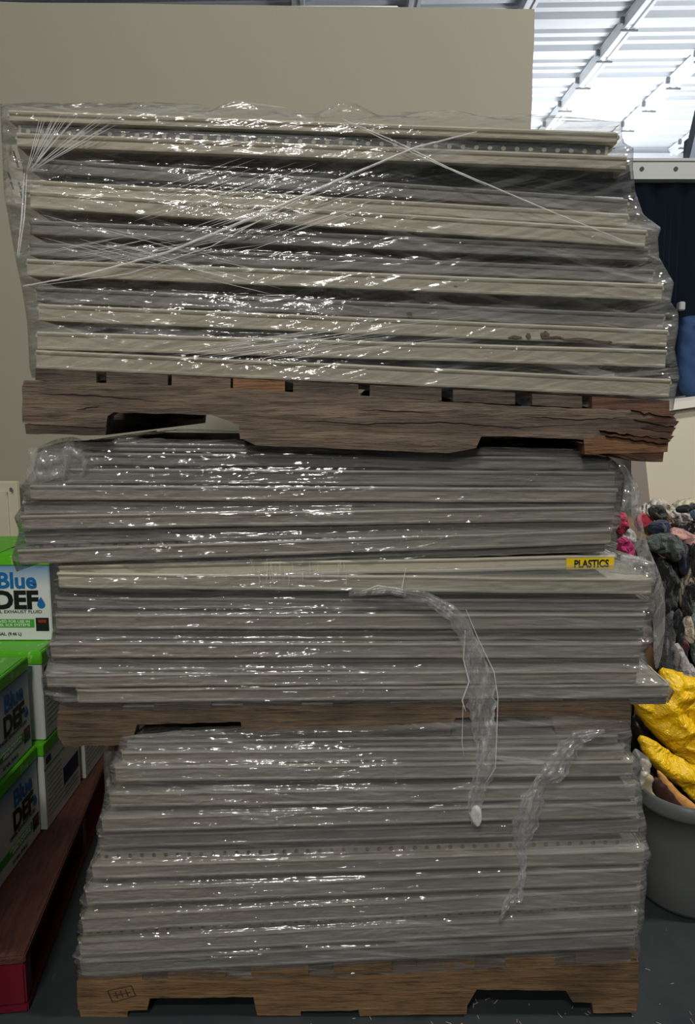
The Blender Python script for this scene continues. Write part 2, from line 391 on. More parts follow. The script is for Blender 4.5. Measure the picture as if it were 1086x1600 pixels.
mb = [
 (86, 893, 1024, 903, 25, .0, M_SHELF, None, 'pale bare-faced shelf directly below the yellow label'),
 (84, 932, 1018, 936, 18, .014, M_SHELF_SHADED, None, 'shaded shelf next below the pale bare-faced one'),
 (82, 959, 1012, 958, 24, .0, M_SHELF_DIM, None, 'third shelf down below the yellow label, level with the start of the film tail'),
 (80, 984, 1010, 984, 15, .018, M_SHELF_SHADED, None, 'set-back dark shelf halfway down the lower middle load'),
 (74, 1003, 1006, 1004, 24, .0, M_SHELF_DIM, None, 'shelf halfway down the lower middle load, bright streaks at left'),
 (78, 1030, 1004, 1028, 18, .012, M_SHELF_SHADED, None, 'set-back shelf third from the bottom of the middle load'),
 (68, 1052, 1000, 1046, 21, .0, M_SHELF_DIM, None, 'shelf second from the bottom of the middle load, reaching far left'),
 (116, 1076, 1050, 1067, 22, .0, M_SHELF_DIM, None, 'lowest shelf face of the middle load, poking out at right'),
 (122, 1100, 1046, 1090, 10, .012, M_SHELF_SHADED, None, 'thin dark shelf lying on the middle pallet'),
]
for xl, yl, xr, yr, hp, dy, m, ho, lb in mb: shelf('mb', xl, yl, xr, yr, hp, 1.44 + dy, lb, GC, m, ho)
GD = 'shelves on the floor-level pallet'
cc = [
 (194, 1156, 970, 1147, 14, .014, M_SHELF_SHADED, None, 'highest shelf of the bottom load, tucked under the middle pallet'),
 (186, 1173, 980, 1166, 19, .006, M_SHELF_DIM, None, 'second shelf down in the bottom load'),
 (176, 1197, 994, 1188, 24, .0, M_SHELF_DIM, None, 'third shelf down in the bottom load, speckled at its right end'),
 (167, 1238, 998, 1225, 23, .0, M_SHELF_DIM, None, 'fourth shelf down in the bottom load, beneath the hanging film knot'),
 (155, 1276, 1000, 1252, 24, .0, M_SHELF_DIM, None, 'fifth shelf down in the bottom load, above the wedge-shaped gap'),
 (150, 1303, 1003, 1279, 22, .008, M_SHELF_SHADED, None, 'sixth shelf down in the bottom load, touching the wedge-shaped gap'),
 (140, 1350, 1012, 1326, 23, .0, M_SHELF_DIM, 'above', 'seventh shelf down in the bottom load, punched row above its right half'),
 (130, 1389, 1008, 1355, 25, .0, M_SHELF_DIM, None, 'fourth shelf up from the floor-level pallet'),
 (124, 1431, 1006, 1386, 26, .0, M_SHELF_DIM, 'below', 'third shelf up from the floor-level pallet, punched holes below lip'),
 (120, 1469, 1002, 1425, 25, .0, M_SHELF_DIM, None, 'second shelf up from the floor-level pallet, left corner poking out'),
 (122, 1500, 998, 1454, 24, .0, M_SHELF_SHADED, None, 'lowest shelf of the bottom load, on the tan pallet'),
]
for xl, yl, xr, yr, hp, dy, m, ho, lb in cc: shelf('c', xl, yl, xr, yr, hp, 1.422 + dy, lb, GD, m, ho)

def child(o, parent):
    bpy.context.view_layer.update(); o.parent = parent; o.matrix_parent_inverse = parent.matrix_world.inverted(); return o
def pxp(pts, Y): return [(P(a, b, Y).x, P(a, b, Y).z) for a, b in pts]
second = [o for o in C.objects if o.get('label', '').startswith('second shelf down in the upper')][0]
third = [o for o in C.objects if o.get('label', '').startswith('third shelf down in the upper')][0]
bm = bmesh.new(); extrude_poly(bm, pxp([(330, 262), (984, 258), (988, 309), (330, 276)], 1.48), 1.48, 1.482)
child(fin('gap_shade_sheet', bm, M_SHADE), third)  # dark sheet added to stand for the shade deep in the gap
bm = bmesh.new()
extrude_poly(bm, pxp([(9, 226), (26, 226), (36, 262), (37, 318), (24, 318), (14, 290)], 1.45), 1.45, 1.452)
sb = child(fin('slotted_plate', bm, M_BRACKET), second)
bm = bmesh.new()
for x, y in ((20, 236), (24, 250), (12, 270), (16, 284), (28, 284), (31, 300)): extrude_poly(bm, pxp([(x, y), (x + 2.4, y), (x + 6, y + 11), (x + 3.4, y + 11)], 1.45), 1.4485, 1.4495)
child(fin('slot', bm, M_SHADE), sb)
tenth = [o for o in C.objects if o.get('label', '').startswith('tenth shelf down')][0]
M_SCR = flat('brown_scrape', srgb(96, 80, 66), 0.8, var=0.5, sc=60)
bm = bmesh.new(); rs = random.Random(3)
for x, y, L, hh in ((806, 527, 22, 5), (826, 524, 8, 9), (852, 522, 14, 8), (862, 527, 40, 4), (900, 530, 50, 5), (930, 534, 55, 6), (975, 538, 40, 4), (640, 490, 10, 4), (712, 448, 6, 4)):
    pts = [(x + L * math.cos(a) * .5 * rs.uniform(.6, 1.2), y + hh * math.sin(a) * .5 * rs.uniform(.5, 1.3)) for a in [k * math.pi / 6 for k in range(12)]]
    extrude_poly(bm, pxp(pts, 1.42), 1.4195, 1.4235)
child(fin('scrape_mark', bm, M_SCR), tenth)

# ------------------------------------------------------------ lettering helper
def text_mesh(body, size, offset=0.0, sx=1.0, align='LEFT', extrude=0.0002, space=1.0, shear=0.0):
    cu = bpy.data.curves.new('t', 'FONT'); cu.body = body; cu.size = size; cu.offset = offset; cu.extrude = extrude
    cu.align_x = align; cu.space_character = space; cu.resolution_u = 3; cu.space_line = 0.95; cu.shear = shear
    o = bpy.data.objects.new('t', cu); C.objects.link(o)
    bpy.context.view_layer.update()
    me = bpy.data.meshes.new_from_object(o.evaluated_get(bpy.context.evaluated_depsgraph_get()))
    bpy.data.objects.remove(o); bpy.data.curves.remove(cu)
    R = Matrix(((sx, 0, 0, 0), (0, 0, 1, 0), (0, 1, 0, 0), (0, 0, 0, 1)))   # stands up, reads from -Y
    me.transform(R)
    me.materials.clear()
    return me
# yellow label on the shelf
M_YEL = flat('yellow_label', srgb(235, 205, 30), 0.45, var=0.04)
M_INK = flat('black_ink', srgb(18, 18, 18), 0.5, var=0.0)
W_ = 0.093
lab = fin('word_label', (lambda b: (box(b, -W_, 0, -0.0052, -0.0042, -0.0, 0.0225), b)[1])(bmesh.new()), M_YEL, plast)
pw = (P(966, 866, 1.448) - P(88, 883, 1.448)).length - 0.014
lab.location = (pw / 2 + 0.004 - 0.006, 0, 0.0005); lab['label'] = 'yellow label with black capitals'
me = text_mesh('PLASTICS', 0.0205, 0.0007, 0.80, 'RIGHT'); o = link('label_lettering', me, M_INK, lab); o.location = (-0.010, -0.0054, 0.0042)

# ------------------------------------------------------------ pallets
def jag(pts, amp, step=0.03, seed=0):
    out = []
    for i, (x, z) in enumerate(pts):
        x2, z2 = pts[(i + 1) % len(pts)]
        L = math.hypot(x2 - x, z2 - z); n = max(1, int(L / step))
        for k in range(n):
            t = k / n; a = amp if 0 < k else amp * 0.5
            out.append((x + (x2 - x) * t + a * nz(i * 7 + k * 1.3, seed, 1), z + (z2 - z) * t + a * nz(i * 5 + k * 1.7, seed, 9)))
    return out
def pxpoly(pts, Y): return [(P(a, b, Y).x, P(a, b, Y).z) for a, b in pts]
def pallet(name, label, Y, stringer, decks, bottoms, deck_y, mats, depth=1.0, seed=1, bot_y=None):
    """stringer: pixel outline of the notched side board; decks: (x0, x1) of each top board end in px; deck_y: (left y0,y1, right y0,y1)"""
    c = P(stringer[0][0], stringer[0][1], Y)
    root = empty(name, (0, Y, 0)); tag(root, label, 'pallet')
    base = pxpoly(stringer, Y)
    for k, yy in enumerate((0.0, depth / 2, depth - 0.04)):
        bm = bmesh.new(); extrude_poly(bm, jag(base, 0.0022, 0.02, seed + k), yy, yy + 0.04)
        fin('stringer', bm, mats[0], root)
    xa, xb, la, lb, ra, rb = deck_y
    for i, d in enumerate(decks):
        x0, x1 = d[0], d[1]
        f0 = (x0 - xa) / (xb - xa); f1 = (x1 - xa) / (xb - xa)
        q = [(x0, la + (ra - la) * f0), (x1, la + (ra - la) * f1), (x1, lb + (rb - lb) * f1), (x0, lb + (rb - lb) * f0)]
        bm = bmesh.new(); extrude_poly(bm, jag(pxpoly(q, Y), 0.002, 0.012, seed * 3 + i), 0.003 - 0.003 * random.random(), depth)
        fin('deck_board', bm, d[2] if len(d) > 2 else mats[1], root)
    for i, d in enumerate(bottoms):
        bm = bmesh.new(); extrude_poly(bm, jag(pxpoly(d[0], Y), 0.0022, 0.02, seed * 5 + i), 0.002 - 0.003 * random.random(), depth)
        fin('bottom_board', bm, d[1] if len(d) > 1 else mats[1], root)
    return root
# upper pallet, dark and splintered
up = pallet('wooden_pallet', 'dark weathered wooden pallet with splintered right end, under the upper load', 1.41,
    [(38, 594), (300, 603), (560, 618), (800, 634), (1045, 643), (1057, 655), (1050, 680), (1000, 684), (925, 688), (800, 682), (752, 682), (744, 700), (610, 694), (375, 686), (373, 664), (330, 648), (178, 644), (168, 650), (165, 668), (60, 664), (35, 660), (34, 606)],
    [(55, 150), (166, 262), (268, 360, M_WOOD_OLD), (364, 445, M_WOOD_FRESH), (458, 560), (578, 690), (708, 805), (832, 910), (925, 1046, M_WOOD_RED)],
    [([(38, 662), (166, 668), (164, 680), (40, 678)],), ([(375, 684), (610, 694), (745, 700), (700, 708), (400, 696)], M_WOOD_OLD),
     ([(912, 684), (1045, 680), (1043, 706), (914, 710)], M_WOOD_FRESH), ([(950, 707), (1038, 706), (1036, 722), (985, 720)], M_WOOD_RED)],
    (55, 1046, 575, 594, 626, 644), (M_WOOD_OLD, M_WOOD_END), seed=2)
for k, cr in enumerate(([(430, 655), (560, 662), (700, 660), (800, 668), (905, 664)], [(60, 615), (150, 618), (260, 628)], [(820, 650), (900, 656), (990, 652)], [(120, 640), (160, 634)], [(560, 640), (700, 646)])):
    bm = bmesh.new(); V = []
    for (a, b), (c_, d) in zip(cr, cr[1:]):
        for q in range(10): V.append(P(a + (c_ - a) * q / 10, b + (d - b) * q / 10 + 2.5 * nz(q * .6, a, k), 1.4095))
    tube(bm, V, lambda t: 0.0012 * math.sin(math.pi * (0.04 + 0.92 * t)), 4)
    o = fin('grain_crack', bm, flat('dark_crack', (0.012, 0.009, 0.007), 0.9)); bpy.context.view_layer.update(); o.parent = up; o.matrix_parent_inverse = up.matrix_world.inverted()
# splinters on its right end
for i, (x0, y0, x1, y1, hh_) in enumerate(((936, 672, 1050, 684, 6), (945, 680, 1046, 690, 5), (985, 640, 1055, 648, 7), (990, 655, 1060, 662, 8), (1000, 668, 1056, 672, 8), (900, 690, 1010, 718, 5), (930, 664, 1040, 676, 4))):
    bm = bmesh.new()
    extrude_poly(bm, jag(pxpoly([(x0, y0), ((x0 + x1) / 2, (y0 + y1) / 2 - hh_ * .6), (x1, y1 - hh_ / 2), (x1 - 6, y1 + hh_ / 2), ((x0 + x1) / 2, (y0 + y1) / 2 + hh_ * .5)], 1.41), 0.005, 0.008, i), -0.010 + 0.002 * i, 0.004 + 0.01 * i)
    fin('splinter', bm, M_WOOD_RED, up)
# middle pallet
pallet('wooden_pallet', 'grey-brown wooden pallet half hidden under the middle load', 1.44,
    [(90, 1112), (985, 1094), (986, 1128), (984, 1142), (868, 1144), (862, 1120), (712, 1122), (704, 1140), (380, 1150), (376, 1128), (214, 1132), (204, 1164), (100, 1166), (90, 1150)],
    [(92, 190), (240, 330), (380, 470), (520, 610), (660, 750), (800, 880), (900, 984)],
    [([(380, 1149), (704, 1139), (704, 1150), (382, 1160)],), ([(868, 1142), (984, 1140), (984, 1150), (870, 1154)],)],
    (90, 985, 1100, 1113, 1084, 1096), (M_WOOD_MID, M_WOOD_END), seed=5)
# floor pallet
low = pallet('wooden_pallet', 'tan wooden pallet on the floor beneath the bottom load', 1.422,
    [(120, 1534), (560, 1526), (998, 1503), (997, 1568), (895, 1566), (884, 1548), (745, 1546), (732, 1568), (728, 1576), (470, 1580), (400, 1578), (396, 1558), (234, 1560), (230, 1578), (196, 1580), (122, 1578)],
    [(122, 222), (262, 352), (392, 482), (522, 612), (652, 742), (790, 868), (900, 996)],
    [([(124, 1577), (200, 1578), (199, 1589), (126, 1589)],), ([(400, 1577), (470, 1578), (470, 1587), (402, 1587)],), ([(560, 1575), (730, 1573), (729, 1584), (562, 1587)],), ([(925, 1566), (996, 1566), (994, 1582), (927, 1583)],)],
    (122, 996, 1518, 1535, 1490, 1505), (M_WOOD_LOW, M_WOOD_LOW), seed=9)
bm = bmesh.new()                       # faded ink stamp: skewed double frame with bars
for a, b in (((168, 1548), (205, 1540)), ((205, 1540), (212, 1556)), ((212, 1556), (176, 1566)), ((176, 1566), (168, 1548)), ((180, 1550), (184, 1560)), ((188, 1548), (192, 1558)), ((196, 1546), (200, 1556)), ((178, 1556), (204, 1550))):
    p, q = P(*a, 1.4215), P(*b, 1.4215); tube(bm, [p, q], 0.0012, 4)
o = fin('ink_stamp', bm, flat('faded_black_ink', srgb(58, 42, 26), 0.8), low); o.matrix_parent_inverse = low.matrix_world.inverted(); o.location = (0, -1.422, 0)

# ------------------------------------------------------------ stretch film
def lerp_poly(poly, y):
    if y <= poly[0][1]: return poly[0][0]
    for (xa, ya), (xb, yb) in zip(poly, poly[1:]):
        if ya <= y <= yb: return xa + (xb - xa) * (y - ya) / max(1e-6, yb - ya)
    return poly[-1][0]
def wrap(name, label, load, left, right, Yb, mat, depth=0.66, nrow=150, ncol=190, seed=0, sag=0.010, toplump=0.0, capin=0.10):
    lips = LOADS[load]
    bm = bmesh.new(); rows = []
    yl0, yl1, yr0, yr1 = left[0][1], left[-1][1], right[0][1], right[-1][1]
    ns = 16
    for j in range(nrow + 1):
        t = j / nrow; yl = yl0 + (yl1 - yl0) * t; yr = yr0 + (yr1 - yr0) * t
        xl = lerp_poly(left, yl); xr = lerp_poly(right, yr)
        row = []
        for i in range(ncol + 1):
            s = i / ncol
            px = xl + (xr - xl) * s; py = yl + (yr - yl) * s
            if toplump and t < 0.12: py -= toplump * (1 - t / 0.12) * max(0, nz(px * 0.012, seed, 2) + 0.15)
            if t > 0.93: py += (t - 0.93) / 0.07 * 10 * nz(px * 0.02, seed, 5)
            best = 1e9; yy = Yb
            for (a, b, c_, d, hp, Y) in lips:
                q = (px - a) / (c_ - a); tq = b + (d - b) * q
                dd = 0 if tq - 1 <= py <= tq + hp + 1 else min(abs(py - tq), abs(py - tq - hp))
                pen = dd + (Y - Yb) * 600 + (12 if (px < a or px > c_) else 0)
                if pen < best: best = pen; yy = Y + min(sag, dd * 0.0012)
            yy = min(yy, Yb + sag)
            yy -= 0.0085
            yy += 0.0016 * nz(px * 0.02, py * 0.09, seed) + 0.0008 * nz(px * 0.05, py * 0.3, seed + 3)
            e = min(s, 1 - s)
            if e < 0.02: yy += 0.010 * (1 - e / 0.02) ** 2
            row.append(bm.verts.new(P(px, py, yy)))
        L0 = row[0].co.copy(); R0 = row[-1].co.copy()
        side_r = []; side_l = []
        for k in range(1, ns + 1):
            f = k / ns
            wv = 0.006 * nz(f * 6, t * 14, seed + 11)
            tk = 0.030 * min(1, f * 5)
            side_r.append(bm.verts.new((R0.x + wv - tk, R0.y + depth * f, R0.z + 0.004 * nz(f * 4, t * 9, seed))))
            side_l.append(bm.verts.new((L0.x - wv + tk, L0.y + depth * f, L0.z + 0.004 * nz(f * 4, t * 9, seed + 5))))
        back = []
        for k in range(1, 12):
            f = k / 12
            back.append(bm.verts.new(side_r[-1].co.lerp(side_l[-1].co, f)))
        rows.append(row + side_r + back + list(reversed(side_l)))
    n = len(rows[0])
    for a, b in zip(rows, rows[1:]):
        for k in range(n): bm.faces.new([a[k], a[(k + 1) % n], b[(k + 1) % n], b[k]])
    # film folded over the top
    cen = sum((v.co for v in rows[0]), Vector()) / n
    prev = rows[0]
    for st in (0.25, 0.6, 1.0):
        ring = []
        for k, v in enumerate(rows[0]):
            d = (cen - v.co); d.z = 0; d.normalize()
            ring.append(bm.verts.new(v.co + d * capin * st + Vector((0, 0, 0.006 * st + 0.004 * nz(k * 0.3, st * 4, seed)))))
        for k in range(n): bm.faces.new([prev[k], prev[(k + 1) % n], ring[(k + 1) % n], ring[k]])
        prev = ring
    o = fin(name, bm, mat, None, True)
    tag(o, label, 'stretch wrap', 'clear stretch film wrapped round the loads')
    return o
wt = wrap('stretch_wrap', 'clear plastic film wound diagonally round the upper load of shelves', 'top',
    [(0, 166), (3, 230), (6, 300), (18, 370), (27, 418), (34, 450), (42, 500), (44, 532), (46, 575), (50, 590)],
    [(974, 190), (972, 212), (976, 224), (990, 232), (989, 262), (993, 300), (1005, 335), (1033, 356), (1028, 372), (1030, 402), (1053, 442), (1048, 472), (1060, 488), (1060, 512), (1054, 545), (1062, 590), (1058, 602), (1052, 640)],
    1.42, M_FILM_TOP, seed=1, sag=0.020, toplump=26)
wrap('stretch_wrap', 'clear glittering film round the upper half of the middle load', 'ma',
    [(100, 690), (60, 700), (52, 735), (34, 758), (38, 785), (22, 808), (30, 830), (24, 850), (18, 872), (26, 892)],
    [(940, 706), (962, 722), (976, 745), (972, 790), (968, 800), (972, 815), (962, 830), (966, 845), (963, 862)],
    1.44, M_FILM_MA, seed=2, nrow=90)
wmb = wrap('stretch_wrap', 'clear film round the lower half of the middle load, tip poking right', 'mb',
    [(84, 906), (88, 925), (80, 950), (84, 975), (80, 1000), (70, 1010), (76, 1030), (72, 1045), (64, 1060), (68, 1085), (96, 1104), (118, 1122)],
    [(1024, 880), (1028, 905), (1022, 925), (1026, 950), (1018, 975), (1022, 1000), (1008, 1020), (1012, 1040), (1036, 1062), (1054, 1080), (1044, 1100)],
    1.44, M_FILM_MB, seed=3, nrow=100)
wrap('stretch_wrap', 'clear film densely wound round the bottom load down to the tan pallet', 'c',
    [(188, 1152), (184, 1172), (170, 1200), (172, 1222), (163, 1240), (160, 1262), (150, 1292), (153, 1315), (145, 1340), (135, 1362), (133, 1385), (124, 1406), (126, 1430), (120, 1450), (121, 1475), (112, 1496), (118, 1505), (120, 1540)],
    [(984, 1128), (988, 1150), (984, 1172), (1004, 1198), (998, 1212), (1004, 1240), (1004, 1262), (1011, 1290), (1009, 1310), (1018, 1336), (1010, 1360), (1011, 1385), (1007, 1412), (1007, 1440), (1000, 1460), (1001, 1485), (995, 1508)],
    1.422, M_FILM_C, seed=4, nrow=150)

def child(o, parent):
    bpy.context.view_layer.update(); o.parent = parent; o.matrix_parent_inverse = parent.matrix_world.inverted(); return o
def rope(pts, Y, r, parent, name='film_rope', jitter=0.0008):
    bm = bmesh.new(); V = []
    for (a, b), (c_, d) in zip(pts, pts[1:]):
        n = 14
        for k in range(n): f = k / n; V.append(P(a + (c_ - a) * f, b + (d - b) * f, Y) + Vector((0, jitter * nz(k, a, b), jitter * nz(k * 0.7, b, a))))
    V.append(P(*pts[-1], Y))
    tube(bm, V, lambda t: r * (0.35 + 0.65 * math.sin(math.pi * min(1, max(0, t * 0.96 + 0.02)))), 6)
    o = fin(name, bm, M_ROPE, None, True); return child(o, parent)
rope([(36, 447), (130, 430), (260, 395), (400, 338), (520, 285), (650, 230), (745, 206)], 1.403, 0.0026, wt)
rope([(60, 446), (200, 428), (330, 385), (480, 305), (600, 250), (640, 236)], 1.404, 0.0010, wt)
rope([(535, 186), (620, 222), (700, 262), (860, 330), (985, 380)], 1.404, 0.0013, wt)
rope([(545, 192), (660, 246), (760, 290)], 1.404, 0.0010, wt)
rope([(38, 270), (34, 340), (27, 400)], 1.404, 0.0016, wt)
rope([(42, 272), (38, 340), (29, 402)], 1.404, 0.0011, wt)
# fan of taut creases at the top left corner, and the long parallel creases
bm = bmesh.new()
for i in range(24):
    a = random.uniform(0, 1); x1 = 62 + a * 125; y1 = 184 - 6 * a + random.uniform(-4, 26)
    x0, y0 = 40 + random.uniform(0, 4), 274 - random.uniform(0, 3)
    g0 = random.uniform(0.0, 0.45)
    xs, ys = x0 + (x1 - x0) * g0, y0 + (y1 - y0) * g0
    tube(bm, [P(xs + (x1 - xs) * k / 6, ys + (y1 - ys) * k / 6, 1.405) for k in range(7)], lambda t: 0.0008 * math.sin(math.pi * (0.05 + 0.9 * t)), 4)
tag(child(fin('film_crease_fan', bm, M_ROPE, None, True), wt), kind='stuff')
bm = bmesh.new()
for i in range(44):
    f = random.random(); x0 = 270 + f * 160 + random.uniform(-90, 60); y0 = 292 + f * 95 + random.uniform(-22, 10) - (x0 - 300) * 0.16
    L = random.uniform(60, 190); sl = -0.36 + random.uniform(-0.03, 0.03) + 0.0
    tube(bm, [P(x0 + L * k / 6, y0 + 18 + L * k / 6 * sl, 1.405) for k in range(7)], lambda t: 0.0005 * math.sin(math.pi * (0.05 + 0.9 * t)), 4)
for i in range(26):
    x0 = random.uniform(60, 330); y0 = 345 + (x0 - 60) * 0.22 + random.uniform(-14, 34); L = random.uniform(50, 170); sl = 0.27 + random.uniform(-0.05, 0.03)
    tube(bm, [P(x0 + L * k / 6, y0 + L * k / 6 * sl, 1.405) for k in range(7)], lambda t: 0.00042 * math.sin(math.pi * (0.05 + 0.9 * t)), 4)
for i in range(18):
    x0 = random.uniform(50, 280); y0 = 418 + random.uniform(-22, 2) - (x0 - 50) * 0.02; L = random.uniform(60, 200); sl = -0.17 + random.uniform(-0.07, 0.03)
    tube(bm, [P(x0 + L * k / 6, y0 + L * k / 6 * sl, 1.405) for k in range(7)], lambda t: 0.00042 * math.sin(math.pi * (0.05 + 0.9 * t)), 4)
for i in range(26):
    x0 = random.uniform(250, 480); y0 = 575 + random.uniform(-30, 10) - (x0 - 250) * 0.1; L = random.uniform(120, 330); sl = -0.16 + random.uniform(-0.04, 0.05)
    tube(bm, [P(x0 + L * k / 6, y0 + L * k / 6 * sl, 1.405) for k in range(7)], lambda t: 0.00045 * math.sin(math.pi * (0.05 + 0.9 * t)), 4)
tag(child(fin('film_crease_lines', bm, M_ROPE, None, True), wt), kind='stuff')

bm = bmesh.new()
for i in range(34):
    x0 = random.uniform(385, 545); y0 = random.uniform(872, 892); L = random.uniform(8, 30)
    tube(bm, [P(x0 + random.uniform(-1, 1), y0 + L * k / 4, 1.425) for k in range(5)], lambda t: 0.0004 * math.sin(math.pi * (0.05 + 0.9 * t)), 4)
tag(child(fin('film_crease_lines', bm, M_ROPE, None, True), wmb), kind='stuff')
rope([(560, 926), (590, 915), (628, 920), (634, 888)], 1.42, 0.0010, wmb)
def in_poly(x, y, poly):
    c_ = False; n = len(poly); j = n - 1
    for i in range(n):
        xi, yi = poly[i]; xj, yj = poly[j]
        if (yi > y) != (yj > y) and x < (xj - xi) * (y - yi) / (yj - yi + 1e-12) + xi: c_ = not c_
        j = i
    return c_
def edge_d(x, y, poly):
    b = 1e9; n = len(poly)
    for i in range(n):
        ax, ay = poly[i]; bx, by = poly[(i + 1) % n]; dx, dy = bx - ax, by - ay
        t = max(0, min(1, ((x - ax) * dx + (y - ay) * dy) / (dx * dx + dy * dy + 1e-12)))
        b = min(b, math.hypot(x - ax - t * dx, y - ay - t * dy))
    return b
def soft(name, poly, Y, thick, mat, seed=0, step=0.010, fold=0.35, fscale=(18, 18), closed=True, smoothn=2, backk=0.7, aniso=None, lean=0.0):
    """a crumpled cloth or film body inside an outline: puffed front and back sharing one rim"""
    pts = pxpoly(poly, Y)
    for _ in range(smoothn):           # round the outline (corner cutting)
        q = []
        for i in range(len(pts)):
            a, b = pts[i], pts[(i + 1) % len(pts)]
            q += [(a[0] * .75 + b[0] * .25, a[1] * .75 + b[1] * .25), (a[0] * .25 + b[0] * .75, a[1] * .25 + b[1] * .75)]
        pts = q
    pts = jag(pts, 0.006 if closed else 0.003, 0.010, seed)
    xs = [p[0] for p in pts]; zs = [p[1] for p in pts]
    inner = []; x = min(xs)
    rr = random.Random(seed)
    while x < max(xs):
        z = min(zs)
        while z < max(zs):
            a, b = x + rr.uniform(-.3, .3) * step, z + rr.uniform(-.3, .3) * step
            if in_poly(a, b, pts) and edge_d(a, b, pts) > step * 0.45: inner.append((a, b))
            z += step
        x += step
    allp = [Vector(p) for p in pts + inner]; n = len(pts)
    res = delaunay_2d_cdt(allp, [(i, (i + 1) % n) for i in range(n)], [], 1, 1e-6)
    vs, fs = res[0], res[2]
    ds = [edge_d(v[0], v[1], pts) for v in vs]; dm = max(ds)
    bm = bmesh.new(); fr = []; bk = []
    ztop = max(zs)
    for v, d in zip(vs, ds):
        u = math.sqrt(min(1, d / (dm * 0.45 + 1e-9)))
        sx_, sz_ = fscale
        f1 = 1 - abs(nz(v[0] * sx_ + seed, v[1] * sz_, seed * 1.7)) * 2.2
        f2 = nz(v[0] * sx_ * 2.6, v[1] * sz_ * 2.3 + seed, seed)
        off = thick * u * (1 + fold * (f1 - 0.4) + fold * 0.5 * f2)
        ly = lean * (ztop - v[1])
        rim = d < 1e-5
        fr.append(bm.verts.new((v[0], Y - off - ly, v[1])))
        bk.append(fr[-1] if rim or not closed else bm.verts.new((v[0], Y + off * backk - ly, v[1])))
    for f in fs:
        bm.faces.new([fr[i] for i in f])
        if closed:
            try: bm.faces.new([bk[i] for i in reversed(f)])
            except ValueError: pass
    return fin(name, bm, mat, None, True)

# film pieces that hang loose
def ribbon(name, path, Y, mat, label, seed=0, parent=None, amp=0.008):
    bm = bmesh.new(); rows = []; m = 12; cen = []
    for (a, b, w0), (c_, d, w1) in zip(path, path[1:]):
        n = 9
        for k in range(n): f = k / n; cen.append((a + (c_ - a) * f, b + (d - b) * f, w0 + (w1 - w0) * f))
    cen.append(path[-1]); N = len(cen)
    for j, (x, y, w_) in enumerate(cen):
        x2, y2, _ = cen[min(j + 1, N - 1)]; x1, y1, _ = cen[max(j - 1, 0)]
        L = math.hypot(x2 - x1, y2 - y1) or 1; nx_, ny_ = -(y2 - y1) / L, (x2 - x1) / L
        w_ = w_ * (1 + 0.35 * nz(j * 0.35, seed, 1)); row = []
        for i in range(m + 1):
            s = i / m - 0.5; jt = 2.0 * nz(j * 0.5, i * 0.9, seed)
            yy = Y + amp * math.sin(i * 1.9 + 2 * nz(j * 0.15, i, seed)) + amp * 0.7 * nz(j * 0.4, i * 0.8, seed + 4)
            row.append(bm.verts.new(P(x + nx_ * w_ * s + jt, y + ny_ * w_ * s + jt * 0.4, yy)))
        rows.append(row)
    for a, b in zip(rows, rows[1:]):
        for k in range(m): bm.faces.new([a[k], a[k + 1], b[k + 1], b[k]])
    o = fin(name, bm, mat, None, True)
    if parent: child(o, parent)
    else: tag(o, label, 'film scrap', 'loose tails of film')
    return o
t1 = ribbon('film_tail', [(545, 928, 8), (610, 922, 12), (668, 934, 18), (712, 962, 24), (732, 1000, 26), (745, 1040, 34), (752, 1082, 44), (754, 1120, 40), (760, 1160, 34), (758, 1200, 30), (746, 1235, 26), (742, 1262, 22), (742, 1288, 12)],
            1.405, M_FILM_TAIL, 'long torn tail of film hanging from the middle load over the bottom one', 3)
kn = soft('film_knot', [(742, 1256), (752, 1262), (754, 1284), (746, 1294), (735, 1282), (734, 1268)], 1.403, 0.006, M_ROPE, 4, 0.003); child(kn, t1)
o = rope([(724, 1090), (723, 1120), (722, 1160), (725, 1182)], 1.40, 0.0008, t1, 'film_thread')
o = rope([(727, 985), (724, 1030), (733, 1065), (722, 1095), (728, 1112)], 1.398, 0.0013, t1, 'film_thread')
o = rope([(728, 952), (748, 1000), (772, 1050), (778, 1090), (776, 1160), (774, 1200), (760, 1222)], 1.398, 0.0010, t1, 'film_thread')
ribbon('film_tail', [(945, 1142, 6), (905, 1152, 24), (880, 1178, 36), (866, 1205, 40), (842, 1222, 16), (832, 1250, 34), (820, 1290, 40), (812, 1320, 22), (818, 1350, 9), (815, 1375, 12), (805, 1400, 26), (792, 1412, 12), (780, 1440, 2)],
       1.402, M_FILM_TAIL, 'short twisted tail of film over the right side of the bottom load', 8)
tag(soft('film_sheet', [(950, 728), (974, 722), (992, 750), (1000, 800), (1012, 855), (1036, 905), (1041, 960), (1036, 1020), (1024, 1056), (1020, 1000), (1020, 930), (1018, 905), (996, 868), (990, 850), (972, 790), (962, 758)], 1.60, 0.012, M_FILM_SIDE, 5, 0.008, 0.6, (40, 6), closed=False),
    'loose film sheet hanging down beside the clothes at the right of the middle load', 'film scrap')
tag(soft('film_bunch', [(948, 740), (965, 722), (985, 735), (1000, 765), (998, 790), (975, 800), (955, 806), (960, 780)], 1.50, 0.018, M_FILM_SIDE, 6, 0.005, 0.9, (50, 40), closed=False),
    'crumpled white-looking film bunch at the upper right corner of the middle load', 'film scrap')
tag(soft('film_bunch', [(42, 698), (58, 700), (90, 684), (128, 682), (150, 712), (160, 740), (120, 756), (60, 764), (36, 760), (46, 725)], 1.462, 0.02, M_FILM_SIDE, 7, 0.006, 0.9, (26, 20), closed=False),
    'crumpled film bunch below the left end of the upper pallet', 'film scrap')
